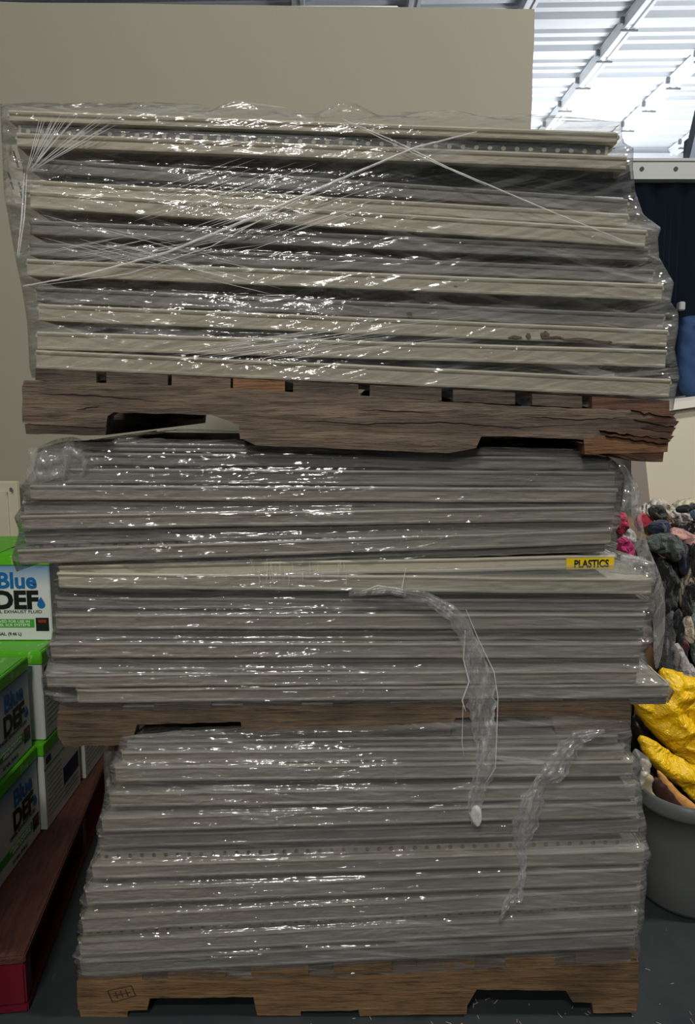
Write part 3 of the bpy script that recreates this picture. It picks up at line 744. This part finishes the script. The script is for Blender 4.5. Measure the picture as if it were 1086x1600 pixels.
tag(soft('film_bunch', [(966, 866), (985, 868), (1010, 870), (1014, 884), (1026, 902), (966, 902)], 1.50, 0.014, M_FILM_SIDE, 8, 0.004, 1.0, (60, 50), closed=False),
    'crinkled bright film beside the yellow label', 'film scrap')
tag(soft('film_bunch', [(160, 1166), (192, 1160), (192, 1200), (178, 1235), (166, 1262), (163, 1220)], 1.56, 0.010, M_FILM_SIDE, 9, 0.006, 0.6, (30, 8), closed=False),
    'thin film flap left of the bottom load top, under the middle pallet', 'film scrap')
tag(soft('film_bunch', [(988, 1165), (1006, 1178), (1018, 1190), (1012, 1215), (998, 1232), (984, 1212)], 1.52, 0.012, M_FILM_SIDE, 10, 0.004, 1.0, (50, 30), closed=False),
    'small film tuft between the bottom load and the yellow bags', 'film scrap')

# ------------------------------------------------------------ jug cartons on the red pallet
M_GREEN = flat('bright_green_carton', srgb(96, 190, 40), 0.45, var=0.08)
M_BLACK = flat('black_print', srgb(16, 20, 18), 0.5, var=0.0)
M_BLUEINK = flat('blue_print', srgb(20, 110, 178), 0.5, var=0.25, sc=25)
M_WHITEP = flat('white_print', srgb(235, 240, 235), 0.5, var=0.0)
M_GREENP = flat('green_print', srgb(70, 165, 50), 0.5, var=0.0)
M_NAVYP = flat('navy_print', srgb(24, 34, 78), 0.5, var=0.1)
def cartonmat():
    t = NT('white_carton_with_blue_fade')
    tc = t.n('ShaderNodeTexCoord'); sp = t.n('ShaderNodeSeparateXYZ'); t.l(tc.outputs['Object'], sp.inputs[0])
    f = t.ramp(t.math('MULTIPLY', sp.outputs[2], 4.0), [(0.60, 0.0), (0.86, 1.0)])
    return t.principled(t.mixc(f, srgb(226, 230, 228), srgb(96, 150, 196)), 0.42)
M_CARTON = cartonmat()
M_PLAIN = flat('white_carton', srgb(222, 226, 222), 0.45, var=0.04)
def lidprint():
    t = NT('green_lid_with_white_print')
    a = t.ramp(t.noise(t.coords(scale=(9, 14, 9)), 2.2, 5, 0.65), [(0.60, 0.0), (0.64, 1.0)])
    return t.principled(t.mixc(t.math('MULTIPLY', a, 0.7), srgb(100, 200, 40), srgb(190, 230, 150)), 0.4)
M_LID = lidprint()
def sheetbox(parent, name, x0, x1, z0, z1, y, mat, dy=0.0006):
    bm = bmesh.new(); box(bm, x0, x1, y - dy, y, z0, z1); return fin(name, bm, mat, parent)
def carton(loc, rotz, label, w_=0.26, d_=0.27, h_=0.245, front='words', handle=True):
    r = empty('jug_carton', loc, (0, 0, rotz)); tag(r, label, 'carton', 'green and white fluid cartons')
    bm = bmesh.new(); box(bm, -w_ / 2, w_ / 2, -d_ / 2, d_ / 2, 0, h_ - 0.034, 0.002)
    fin('carton_body', bm, M_CARTON if front == 'words' else M_PLAIN, r)
    bm = bmesh.new(); e = 0.002
    box(bm, -w_ / 2 - e, w_ / 2 + e, -d_ / 2 - e, d_ / 2 + e, h_ - 0.034, h_ - 0.001, 0.002)
    box(bm, -w_ / 2 + 0.01, -0.004, -d_ / 2 + 0.006, d_ / 2 - 0.006, h_ - 0.001, h_ + 0.001)   # two closing flaps
    box(bm, 0.004, w_ / 2 - 0.01, -d_ / 2 + 0.006, d_ / 2 - 0.006, h_ - 0.001, h_ + 0.001)
    fin('carton_lid', bm, M_LID, r)
    if handle:
        bm = bmesh.new(); extrude_poly(bm, [(-0.06, 0.0), (0.02, 0.016), (0.07, 0.014), (0.0, -0.01)], 0, 0.002)
        bmesh.ops.rotate(bm, verts=bm.verts, cent=(0, 0, 0), matrix=Matrix.Rotation(math.radians(-90), 3, 'X'))
        o = fin('handle_slot', bm, M_BLACK, r); o.location = (0.03, -0.05, h_ + 0.0005)
    y = -d_ / 2
    if front == 'words':
        def T(body, size, x, z, mat, off, sx, al='RIGHT', sp=1.0, sh=0.0, name='lettering'):
            o = link(name, text_mesh(body, size, off, sx, al, space=sp, shear=sh), mat, r); o.location = (x, y - 0.0008, z); return o
        T('Blue', 0.062, w_ / 2 - 0.036, 0.148, M_BLUEINK, 0.0020, 1.0)
        T('DEF', 0.069, w_ / 2 - 0.034, 0.091, M_BLACK, 0.0032, 1.02)
        T('DIESEL EXHAUST FLUID', 0.0125, w_ / 2 - 0.025, 0.077, M_BLACK, 0.0001, 1.15)
        sheetbox(r, 'green_band', -w_ / 2, w_ / 2 - 0.048, 0.036, 0.060, y, M_GREENP)
        T('APPROVED FOR USE IN\nDIESEL SCR SYSTEMS', 0.0105, w_ / 2 - 0.060, 0.050, M_WHITEP, 0.0002, 1.1)
        T('2.5 GAL. (9.46 L)', 0.012, w_ / 2 - 0.085, 0.014, M_BLACK, 0.0003, 1.0)
        sheetbox(r, 'black_badge', w_ / 2 - 0.044, w_ / 2 - 0.008, 0.026, 0.064, y, M_BLACK)
        sheetbox(r, 'badge_mark', w_ / 2 - 0.037, w_ / 2 - 0.015, 0.050, 0.059, y - 0.0006, flat('red_print', srgb(150, 40, 35), 0.5), 0.0003)
        bm = bmesh.new(); dp = []   # water drop
        for k in range(20):
            a = k / 20 * 2 * math.pi; rr_ = 0.011 * (1 + 0.0 * a)
            X = rr_ * math.sin(a); Z = rr_ * math.cos(a)
            if Z > 0: X *= (1 - (Z / rr_) ** 1.2 * 0.75); Z *= 1.9
            dp.append((X, Z))
        extrude_poly(bm, dp, -0.0006, 0.0)
        o = fin('drop_mark', bm, M_BLUEINK, r); o.location = (w_ / 2 - 0.026, y - 0.0014, 0.102)
    elif front == 'info':
        sheetbox(r, 'green_rule', -w_ / 2, w_ / 2, 0.168, 0.172, y, M_GREENP)
        sheetbox(r, 'navy_panel', 0.0, w_ / 2 - 0.012, 0.062, 0.112, y, M_NAVYP)
        bm = bmesh.new()
        for q in range(9): box(bm, -w_ / 2 + 0.015, (-0.012 if q > 2 else w_ / 2 - 0.02), y - 0.0005, y, 0.030 + q * 0.0145, 0.0325 + q * 0.0145)
        for q in range(4): box(bm, 0.006, w_ / 2 - 0.02, y - 0.0005, y, 0.018 + q * 0.010, 0.020 + q * 0.010)
        fin('fine_print', bm, flat('grey_print', srgb(120, 124, 122), 0.6), r)
        bm = bmesh.new()
        box(bm, -w_ / 2 + 0.015, -w_ / 2 + 0.05, y - 0.0005, y, 0.178, 0.198); fin('blue_mark', bm, M_NAVYP, r)
    return r
XR = -0.828; ZP = 0.132
def cc_(y0, xr, z, rot=90, **k): pass
D = 0.27
carton((XR - D / 2, 1.768, ZP), math.pi / 2, 'lower carton nearest the camera on the red pallet, lettering facing right', w_=0.26, d_=D)
carton((XR - D / 2 - 0.006, 1.762, ZP + 0.2475), math.pi / 2, 'carton on top of the nearest lower one, lettering facing right', w_=0.26, d_=D)
carton((XR + 0.015 - D / 2, 2.036, ZP), math.pi / 2, 'lower carton behind the nearest one, printed panel facing right', w_=0.26, d_=D, front='info')
carton((XR + 0.016 - D / 2, 2.052, ZP + 0.2475), math.pi / 2, 'plain-sided carton half hidden behind the wrapped middle load', w_=0.25, d_=D, front='info')
carton((XR + 0.022 - D / 2, 2.315, ZP), math.pi / 2, 'farthest low carton, at the back end of the red pallet', w_=0.25, d_=D, front='info')
carton((XR + 0.018 - D / 2, 2.330, ZP + 0.2475), math.pi / 2, 'hidden-side carton on the farthest low one', w_=0.25, d_=D, front='info')
pb = P(83, 1008, 2.02)
carton((pb.x - 0.13, 2.02 + 0.135, ZP + 0.496), 0, 'top front carton facing the camera with large lettering', w_=0.26, d_=D)
carton((pb.x - 0.13 + 0.04, 2.44 + 0.01, ZP + 0.5), 0, 'topmost rear carton showing only a green corner', w_=0.24, d_=0.25, h_=0.275, handle=False)

# red pallet
r = empty('painted_pallet', (-0.675, 1.435, 0), (0, 0, math.radians(7.0)))
tag(r, 'worn red painted pallet on the floor carrying the cartons', 'pallet')
LW = 1.15; LD = 1.12
for i, x in enumerate((-0.145, -0.30, -0.46, -0.62, -0.78, -0.94, -1.10)):
    bm = bmesh.new(); wdt = 0.145 if i == 0 else 0.148; box(bm, x, x + wdt, 0, LD, 0.112, 0.131, 0.003)
    fin('deck_board', bm, M_WOOD_PAINT, r)
for i, y in enumerate((0.0, 0.54, 1.075)):
    bm = bmesh.new(); box(bm, -1.10, -0.002, y, y + 0.045, 0.018, 0.112, 0.004); fin('stringer', bm, M_RED, r)
for i, x in enumerate((-0.10, -0.60, -1.10)):
    bm = bmesh.new(); box(bm, x, x + 0.10, 0, LD, 0.0, 0.018, 0.003); fin('bottom_board', bm, M_RED, r)

bm = bmesh.new(); box(bm, -1.9, -0.76, -0.1, 1.22, 0.002, 0.98, 0.006); box(bm, -1.92, -0.75, -0.12, 1.23, 0.90, 0.985, 0.003)  # unseen box added to cast shade on the lower cartons
tag(fin('shade_box', bm, flat('brown_board', srgb(150, 116, 78), 0.8)), 'big brown board box added out of view to shade the lower cartons', 'box')

# pale panel leaning by the wall at left
bm = bmesh.new(); a = P(27, 752, 2.94)
box(bm, -1.9, a.x, 2.93, 2.96, 0.0, a.z, 0.004); box(bm, -1.9, a.x - 0.035, 2.918, 2.93, 0.0, a.z - 0.035, 0.004)
r = fin('leaning_panel', bm, flat('pale_panel_paint', srgb(196, 190, 166), 0.6, var=0.04))
tag(r, 'pale rectangular panel against the wall behind the green cartons', 'panel')
bm = bmesh.new(); q = P(17, 765, 2.915); box(bm, q.x - 0.005, q.x + 0.005, 2.912, 2.919, q.z - 0.008, q.z + 0.008, 0.002); child(fin('screw_head', bm, M_CLIP), r)

# ------------------------------------------------------------ right background
# punched steel beam and the dark rack bay
M_BEAM = flat('light_grey_steel', srgb(172, 174, 172), 0.45, var=0.06)
YB = 3.7
a0 = P(940, 249, YB); b0 = P(1300, 253, YB); a1 = P(940, 279, YB)
hb = a0.z - a1.z
root = empty('rack_beam', (a0.x, YB, a1.z)); tag(root, 'light grey steel beam with round bolt holes above the dark bay', 'beam')
bm = bmesh.new(); box(bm, 0, 1.6, 0, 0.004, 0, hb); box(bm, 0, 1.6, 0, 0.05, hb, hb + 0.004); box(bm, 0, 1.6, -0.006, 0.05, -0.004, 0.0)
box(bm, 0, 1.6, -0.006, 0.0, hb - 0.008, hb + 0.004); fin('beam_channel', bm, M_BEAM, root)
for px in (1003, 1056, 1110):
    p = P(px, 264, YB); bm = bmesh.new()
    bmesh.ops.create_cone(bm, cap_ends=True, segments=20, radius1=0.010, radius2=0.010, depth=0.003, matrix=Matrix.Rotation(math.pi / 2, 4, 'X'))
    o = fin('bolt_hole', bm, M_BLACK, root); o.location = (p.x - a0.x, -0.0012, p.z - a1.z)
M_NAVY = flat('dark_navy_sheet', srgb(50, 66, 90), 0.6, var=0.15, sc=2)
a = P(975, 283, 3.76); b = P(1350, 640, 3.76)
bm = bmesh.new(); nx_ = 60
c0 = [bm.verts.new((a.x + (b.x - a.x) * i / nx_, 3.76 + 0.012 * math.sin(i * 0.9) + 0.01 * nz(i * .4, 0, 0), a.z + 0.01)) for i in range(nx_ + 1)]
c1 = [bm.verts.new((v.co.x, v.co.y + 0.01 * nz(v.co.x * 9, 3, 0), b.z - 0.25)) for v in c0]
for i in range(nx_): bm.faces.new([c0[i], c0[i + 1], c1[i + 1], c1[i]])
bmesh.ops.solidify(bm, geom=list(bm.faces), thickness=0.004)
tag(fin('dark_curtain', bm, M_NAVY, None, True), 'dark navy curtain hanging below the grey steel beam', 'curtain')
tag(soft('hanging_cloth', [(1062, 500), (1072, 493), (1110, 492), (1112, 622), (1060, 622), (1057, 560)], 3.6, 0.03, flat('blue_fabric', srgb(30, 62, 104), 0.8), 12, 0.02),
    'blue cloth hanging low at the right edge before the navy curtain', 'cloth')
bm = bmesh.new(); p = P(1066, 478, 3.72); box(bm, p.x - 0.014, p.x + 0.014, 3.715, 3.755, p.z - 0.02, p.z + 0.02, 0.004)
tag(fin('hook_box', bm, M_BEAM), 'small grey box on the navy curtain above the blue cloth', 'box')
# slanted post against the bright end wall
p0, p1 = P(1066, 250, 5.0), P(1092, 196, 5.0)
bm = bmesh.new(); extrude_poly(bm, [(p0.x - 0.03, p0.z - .2), (p0.x + 0.03, p0.z - .2), (p1.x + 0.05, p1.z + 0.1), (p1.x - 0.03, p1.z + 0.1)], 4.9, 5.0)
box(bm, p0.x + 0.03, p0.x + 0.35, 4.96, 5.06, p0.z - 0.3, p0.z + 0.13)
tag(fin('steel_post', bm, flat('blue_grey_steel', srgb(110, 122, 140), 0.4, 0.3)), 'slanting blue-grey steel post above the punched beam', 'post')

# cream divider box
YC = 3.3
M_CREAM = flat('cream_board', srgb(222, 214, 192), 0.6, var=0.03)
M_TAUPE = flat('taupe_edge', srgb(150, 140, 130), 0.6, var=0.05)
bm = bmesh.new(); extrude_poly(bm, pxpoly([(998, 640), (1086, 627), (1250, 610), (1250, 960), (1040, 960), (1014, 790)], YC), YC, YC + 0.5)
rt = fin('cream_cabinet', bm, M_CREAM); tag(rt, 'tall cream board box behind the heap of clothes', 'box')
bm = bmesh.new(); extrude_poly(bm, pxpoly([(985, 640), (999, 640), (1015, 790), (1040, 960), (1000, 960), (985, 800)], YC), YC - 0.01, YC + 0.06)
child(fin('side_edge', bm, M_TAUPE), rt)
bm = bmesh.new(); extrude_poly(bm, pxpoly([(1020, 632), (1250, 603), (1250, 612), (1024, 644)], YC), YC - 0.03, YC + 0.5)
child(fin('top_sheet', bm, flat('white_top', srgb(236, 234, 224), 0.5)), rt)

# heap of clothes in a cardboard bin
bm = bmesh.new(); xl_ = P(1000, 900, 2.62).x
for b4 in ((xl_, xl_ + 1.0, 2.62, 2.626), (xl_, xl_ + 1.0, 3.19, 3.196), (xl_, xl_ + 0.006, 2.62, 3.196), (xl_ + 0.994, xl_ + 1.0, 2.62, 3.196)): box(bm, *b4, 0, 0.80)
box(bm, xl_, xl_ + 1.0, 2.62, 3.196, 0, 0.006)
tag(fin('cardboard_bin', bm, flat('brown_cardboard', srgb(150, 116, 78), 0.8)), 'large cardboard bin almost hidden under the clothes', 'bin')
def cloth(name, rgb, rgb2=None, sc=30, th=0.5):
    t = NT(name)
    wv = t.noise(t.coords(), 220, 2, 0.5); a = t.noise(t.coords(), sc, 4, 0.6)
    c = t.mixc(a, tuple(x * .8 for x in rgb), tuple(x * 1.15 for x in rgb)) if rgb2 is None else t.mixc(t.ramp(a, [(th - .02, 0.0), (th + .02, 1.0)]), rgb, rgb2)
    return t.principled(c, 0.9, 0.0, t.bump(t.math('ADD', t.math('MULTIPLY', wv, 0.06), t.math('ABSOLUTE', t.math('SUBTRACT', t.noise(t.coords(scale=(1.5, 1.5, 0.6)), 11, 2, 0.4, 1.0), 0.5))), 1.0, 0.10), **{'Sheen Weight': 0.2})
cl = [ # poly, Y, thick, colour, label, category
 ([(985, 800), (1010, 786), (1026, 776), (1048, 786), (1062, 802), (1060, 830), (1000, 840)], 2.85, 0.05, cloth('cream_cotton', srgb(214, 206, 192)), 'cream cotton garment at the top left of the clothes heap', (14, 30)),
 ([(1048, 790), (1062, 779), (1090, 778), (1130, 785), (1130, 815), (1060, 812)], 2.95, 0.05, cloth('pale_yellow_knit', srgb(226, 220, 186)), 'pale yellow garment at the top right of the clothes heap', (14, 30)),
 ([(1011, 797), (1020, 789), (1034, 788), (1042, 797), (1041, 808), (1032, 816), (1018, 812)], 2.66, 0.045, cloth('black_green_knit', srgb(38, 44, 38)), 'black knitted hat on top of the navy garment', (30, 30)),
 ([(992, 806), (1008, 800), (1021, 812), (1022, 822), (1000, 828), (990, 822)], 2.70, 0.03, cloth('coral_pink', srgb(226, 70, 92)), 'coral pink garment left of the black hat', (30, 30)),
 ([(1036, 806), (1042, 800), (1050, 805), (1050, 816), (1040, 818)], 2.69, 0.02, cloth('skin_tone_fabric', srgb(190, 150, 126)), 'small tan garment right of the black hat', (30, 30)),
 ([(1011, 822), (1020, 814), (1040, 811), (1048, 820), (1046, 834), (1014, 838)], 2.60, 0.035, cloth('navy_fleece', srgb(30, 38, 70)), 'rolled navy fleece below the black hat', (20, 30)),
 ([(1046, 800), (1062, 796), (1084, 806), (1082, 818), (1060, 822), (1045, 814)], 2.72, 0.02, cloth('white_print_fabric', srgb(214, 210, 206), srgb(120, 112, 116), 60, 0.62), 'white garment with faint grey print, right of the black hat', (30, 30)),
 ([(1054, 794), (1064, 789), (1100, 786), (1110, 798), (1080, 801), (1058, 802)], 2.64, 0.025, cloth('black_jersey', srgb(18, 20, 22)), 'black rolled garment over the white printed one', (16, 40)),
 ([(1076, 802), (1086, 794), (1120, 796), (1120, 820), (1086, 816)], 2.58, 0.03, cloth('denim_blue', srgb(96, 134, 172)), 'light blue denim garment at the right edge of the heap', (20, 20)),
 ([(1058, 820), (1074, 813), (1110, 814), (1120, 840), (1080, 840), (1062, 832)], 2.62, 0.03, cloth('black_white_pattern', srgb(24, 24, 26), srgb(190, 188, 186), 90, 0.56), 'black and white patterned garment in the heap', (20, 20)),
 ([(1044, 828), (1056, 822), (1086, 836), (1120, 848), (1110, 862), (1084, 858), (1060, 846), (1046, 840)], 2.54, 0.03, cloth('dusty_pink', srgb(206, 158, 150)), 'dusty pink garment lying across the heap', (16, 30)),
 ([(960, 846), (975, 836), (990, 848), (996, 872), (986, 884), (966, 868)], 2.50, 0.03, cloth('magenta_fabric', srgb(196, 34, 112)), 'magenta garment showing just above the crinkled film', (30, 30)),
 ([(958, 806), (976, 798), (984, 812), (980, 832), (966, 838), (958, 826)], 2.56, 0.03, cloth('raspberry_fabric', srgb(196, 52, 84)), 'raspberry garment between the wrap and loose film', (30, 30)),
 ([(965, 822), (990, 826), (996, 845), (985, 850), (965, 846)], 2.60, 0.03, cloth('white_jersey', srgb(206, 204, 200)), 'white garment scrap between the raspberry and magenta ones', (30, 30)),
 ([(1005, 842), (1024, 832), (1056, 834), (1068, 846), (1066, 866), (1056, 880), (1040, 872), (1020, 862), (1006, 862)], 2.47, 0.045, cloth('dark_grey_towelling', srgb(72, 80, 78)), 'dark grey-green towel draped over the front of the heap', (18, 24)),
 ([(1056, 850), (1072, 846), (1079, 870), (1076, 896), (1064, 902), (1060, 880)], 2.52, 0.03, cloth('deep_navy', srgb(24, 30, 54)), 'deep navy garment hanging right of the grey towel', (30, 10)),
 ([(988, 850), (1012, 856), (1040, 874), (1060, 900), (1064, 930), (1048, 955), (1040, 975), (1026, 955), (1010, 930), (992, 890)], 2.50, 0.05, cloth('black_cotton', srgb(22, 24, 28)), 'big black garment hanging below the grey towel', (22, 9)),
 ([(1064, 898), (1078, 872), (1086, 860), (1096, 880), (1084, 910), (1070, 950), (1058, 948)], 2.55, 0.03, cloth('beige_fabric', srgb(204, 188, 158)), 'beige garment hanging right of the black one', (30, 8)),
 ([(1068, 918), (1082, 905), (1092, 925), (1080, 958), (1064, 968)], 2.48, 0.03, cloth('black_satin', srgb(20, 20, 24)), 'small black garment over the beige one', (30, 12)),
 ([(1078, 848), (1096, 850), (1110, 880), (1100, 920), (1084, 905), (1080, 880)], 2.50, 0.03, cloth('charcoal_wool', srgb(28, 28, 32)), 'charcoal garment at the right frame edge of the heap', (20, 12)),
 ([(1036, 962), (1050, 948), (1056, 968), (1054, 1000), (1062, 1040), (1056, 1062), (1030, 1056), (1022, 1030), (1032, 1000)], 2.46, 0.04, cloth('mid_grey_jersey', srgb(96, 98, 100)), 'mid grey garment hanging lowest near the yellow bags', (34, 8)),
 ([(1052, 958), (1064, 948), (1068, 980), (1074, 1020), (1070, 1036), (1058, 1010), (1052, 985)], 2.44, 0.025, cloth('midnight_fabric', srgb(22, 22, 34)), 'midnight blue strip hanging beside the mid grey garment', (34, 8)),
 ([(1064, 1002), (1074, 1000), (1078, 1016), (1068, 1026)], 2.43, 0.015, cloth('maroon_fabric', srgb(96, 26, 34)), 'small maroon patch of clothing low in the heap', (34, 20)),
 ([(1066, 968), (1078, 958), (1086, 980), (1084, 1008), (1072, 1004), (1064, 988)], 2.46, 0.025, cloth('oatmeal_fabric', srgb(206, 190, 164)), 'oatmeal garment hanging right of the midnight strip', (30, 10)),
 ([(1052, 1006), (1062, 1004), (1080, 1040), (1110, 1066), (1100, 1090), (1060, 1070), (1052, 1040)], 2.42, 0.03, cloth('light_grey_cotton', srgb(186, 182, 178)), 'light grey garment hanging just above the yellow bags', (30, 10)),
 ([(1076, 950), (1092, 935), (1120, 950), (1120, 1070), (1090, 1056), (1078, 1020)], 2.50, 0.04, cloth('teal_print', srgb(150, 172, 164), srgb(88, 110, 108), 50, 0.52), 'pale teal patterned garment at the right frame edge', (24, 8)),
 ([(1000, 880), (1100, 860), (1130, 900), (1130, 1080), (1040, 1075), (1010, 960)], 2.58, 0.03, cloth('dark_lining', srgb(34, 34, 38)), 'dark cloth hanging behind the other garments', (20, 8)),
]
for i, (poly, Y, th, m, lb, fs) in enumerate(cl):
    tag(soft('garment', poly, Y, th * 0.75, m, 20 + i, 0.007, 1.0, (fs[0] * 1.3, fs[1]), smoothn=1), lb, 'clothing', 'heaped second-hand clothes')

# translucent bin
def binmat():
    t = NT('frosted_grey_plastic'); g = t.principled(srgb(104, 108, 108), 0.35, 0.0, **{'Transmission Weight': 0.25, 'IOR': 1.3}); return g
def rrect(x0, x1, y0, y1, r, z, n=8):
    out = []
    for cx, cy, a0 in ((x1 - r, y0 + r, -90), (x1 - r, y1 - r, 0), (x0 + r, y1 - r, 90), (x0 + r, y0 + r, 180)):
        for k in range(n + 1):
            a = math.radians(a0 + 90 * k / n); out.append((cx + r * math.cos(a), cy + r * math.sin(a), z))
    return out
bm = bmesh.new(); rings = []
def rr(ins, z): return [bm.verts.new(p) for p in rrect(0.745 + ins, 1.27 - ins, 1.685 + ins, 2.14 - ins, 0.12, z)]
for ins, z in ((0.045, 0.001), (0.030, 0.004), (0.022, 0.02), (0.016, 0.10), (0.010, 0.20), (0.006, 0.272), (-0.004, 0.276), (-0.006, 0.285), (-0.005, 0.312), (0.000, 0.316), (0.006, 0.312), (0.010, 0.27), (0.014, 0.20), (0.020, 0.10), (0.028, 0.02), (0.04, 0.008)):
    rings.append(rr(ins, z))
for a, b in zip(rings, rings[1:]):
    for k in range(len(a)): bm.faces.new([a[k], a[(k + 1) % len(a)], b[(k + 1) % len(a)], b[k]])
bm.faces.new(rings[0]); bm.faces.new(rings[-1])
tag(fin('plastic_bin', bm, binmat(), None, True), 'frosted grey plastic bin on the floor full of yellow bags', 'bin')
def bagmat():
    t = NT('glossy_yellow_plastic'); a = t.noise(t.coords(), 9, 5, 0.6, 0.5); c = t.noise(t.coords(), 40, 5, 0.6, 0.4)
    return t.principled(t.mixc(a, srgb(244, 186, 10), srgb(252, 212, 36)), 0.24, 0.0, t.bump(t.math('ADD', t.math('ABSOLUTE', t.math('SUBTRACT', a, 0.5)), t.math('MULTIPLY', t.math('ABSOLUTE', t.math('SUBTRACT', c, 0.5)), 0.15)), 1.0, 0.045))
M_BAG = bagmat()
tag(soft('yellow_bag', [(980, 1098), (1004, 1084), (1028, 1066), (1030, 1042), (1050, 1046), (1086, 1060), (1140, 1076), (1150, 1220), (1100, 1210), (1080, 1198), (1043, 1173)], 1.98, 0.030, M_BAG, 60, 0.008, 1.3, (9, 16), smoothn=1),
    'upper glossy yellow plastic bag bulging out of the bin', 'plastic bag')
tag(soft('yellow_bag', [(993, 1147), (1020, 1154), (1046, 1174), (1086, 1198), (1150, 1225), (1150, 1290), (1086, 1256), (1068, 1234), (1028, 1206), (1004, 1178)], 1.90, 0.024, M_BAG, 61, 0.008, 1.3, (12, 20), smoothn=1),
    'lower glossy yellow plastic bag folded just above the bin contents', 'plastic bag')
tag(soft('black_bag', [(980, 1100), (1050, 1160), (1150, 1230), (1150, 1330), (1010, 1240), (985, 1180)], 2.03, 0.03, flat('black_plastic', srgb(14, 14, 15), 0.35), 62, 0.014, 0.6, (16, 16)),
    'black plastic liner showing between the two yellow bags', 'plastic bag')
M_CARD = flat('tan_card', srgb(206, 150, 84), 0.7, var=0.1); M_PAPER = flat('cream_paper', srgb(196, 180, 150), 0.7, var=0.08)
tag(soft('cardboard_piece', [(1024, 1202), (1034, 1206), (1060, 1236), (1100, 1268), (1100, 1290), (1070, 1272), (1036, 1236)], 1.84, 0.006, M_CARD, 63, 0.008, 0.2, smoothn=1),
    'tan cardboard strip sticking up under the lower yellow bag', 'cardboard')
tag(soft('cardboard_piece', [(1016, 1218), (1028, 1212), (1050, 1240), (1074, 1270), (1060, 1280), (1026, 1256)], 1.82, 0.006, flat('dark_brown_card', srgb(62, 34, 28), 0.6), 64, 0.008, 0.2, smoothn=1),
    'dark brown card beside the tan strip in the bin', 'cardboard')
tag(soft('paper_sheet', [(1000, 1206), (1008, 1204), (1024, 1216), (1018, 1226), (1020, 1240), (1050, 1266), (1040, 1272), (1010, 1262), (998, 1240)], 1.79, 0.006, M_PAPER, 65, 0.006, 0.8, smoothn=1),
    'torn cream paper sheet curling over the left rim of the bin', 'paper')
tag(soft('paper_sheet', [(1000, 1184), (1012, 1186), (1020, 1196), (1012, 1206), (1000, 1200)], 1.80, 0.004, M_PAPER, 66, 0.005, 0.5, smoothn=1),
    'small cream paper corner above the torn sheet in the bin', 'paper')
# floor litter
bm = bmesh.new()
for i in range(46):
    x = random.uniform(-0.1, 0.95); y = random.uniform(1.40, 1.62) if x > 0.64 else random.uniform(1.40, 1.47); a = random.uniform(0, 3.1); L = random.uniform(0.002, 0.014)
    tube(bm, [Vector((x, y, 0.0012)), Vector((x + L * math.cos(a), y + L * math.sin(a), 0.0014))], 0.0006, 4)
tag(fin('floor_litter', bm, flat('pale_splinter', srgb(180, 160, 130), 0.8)), 'scattered pale splinters and crumbs on the dark floor', 'litter', kind='stuff')
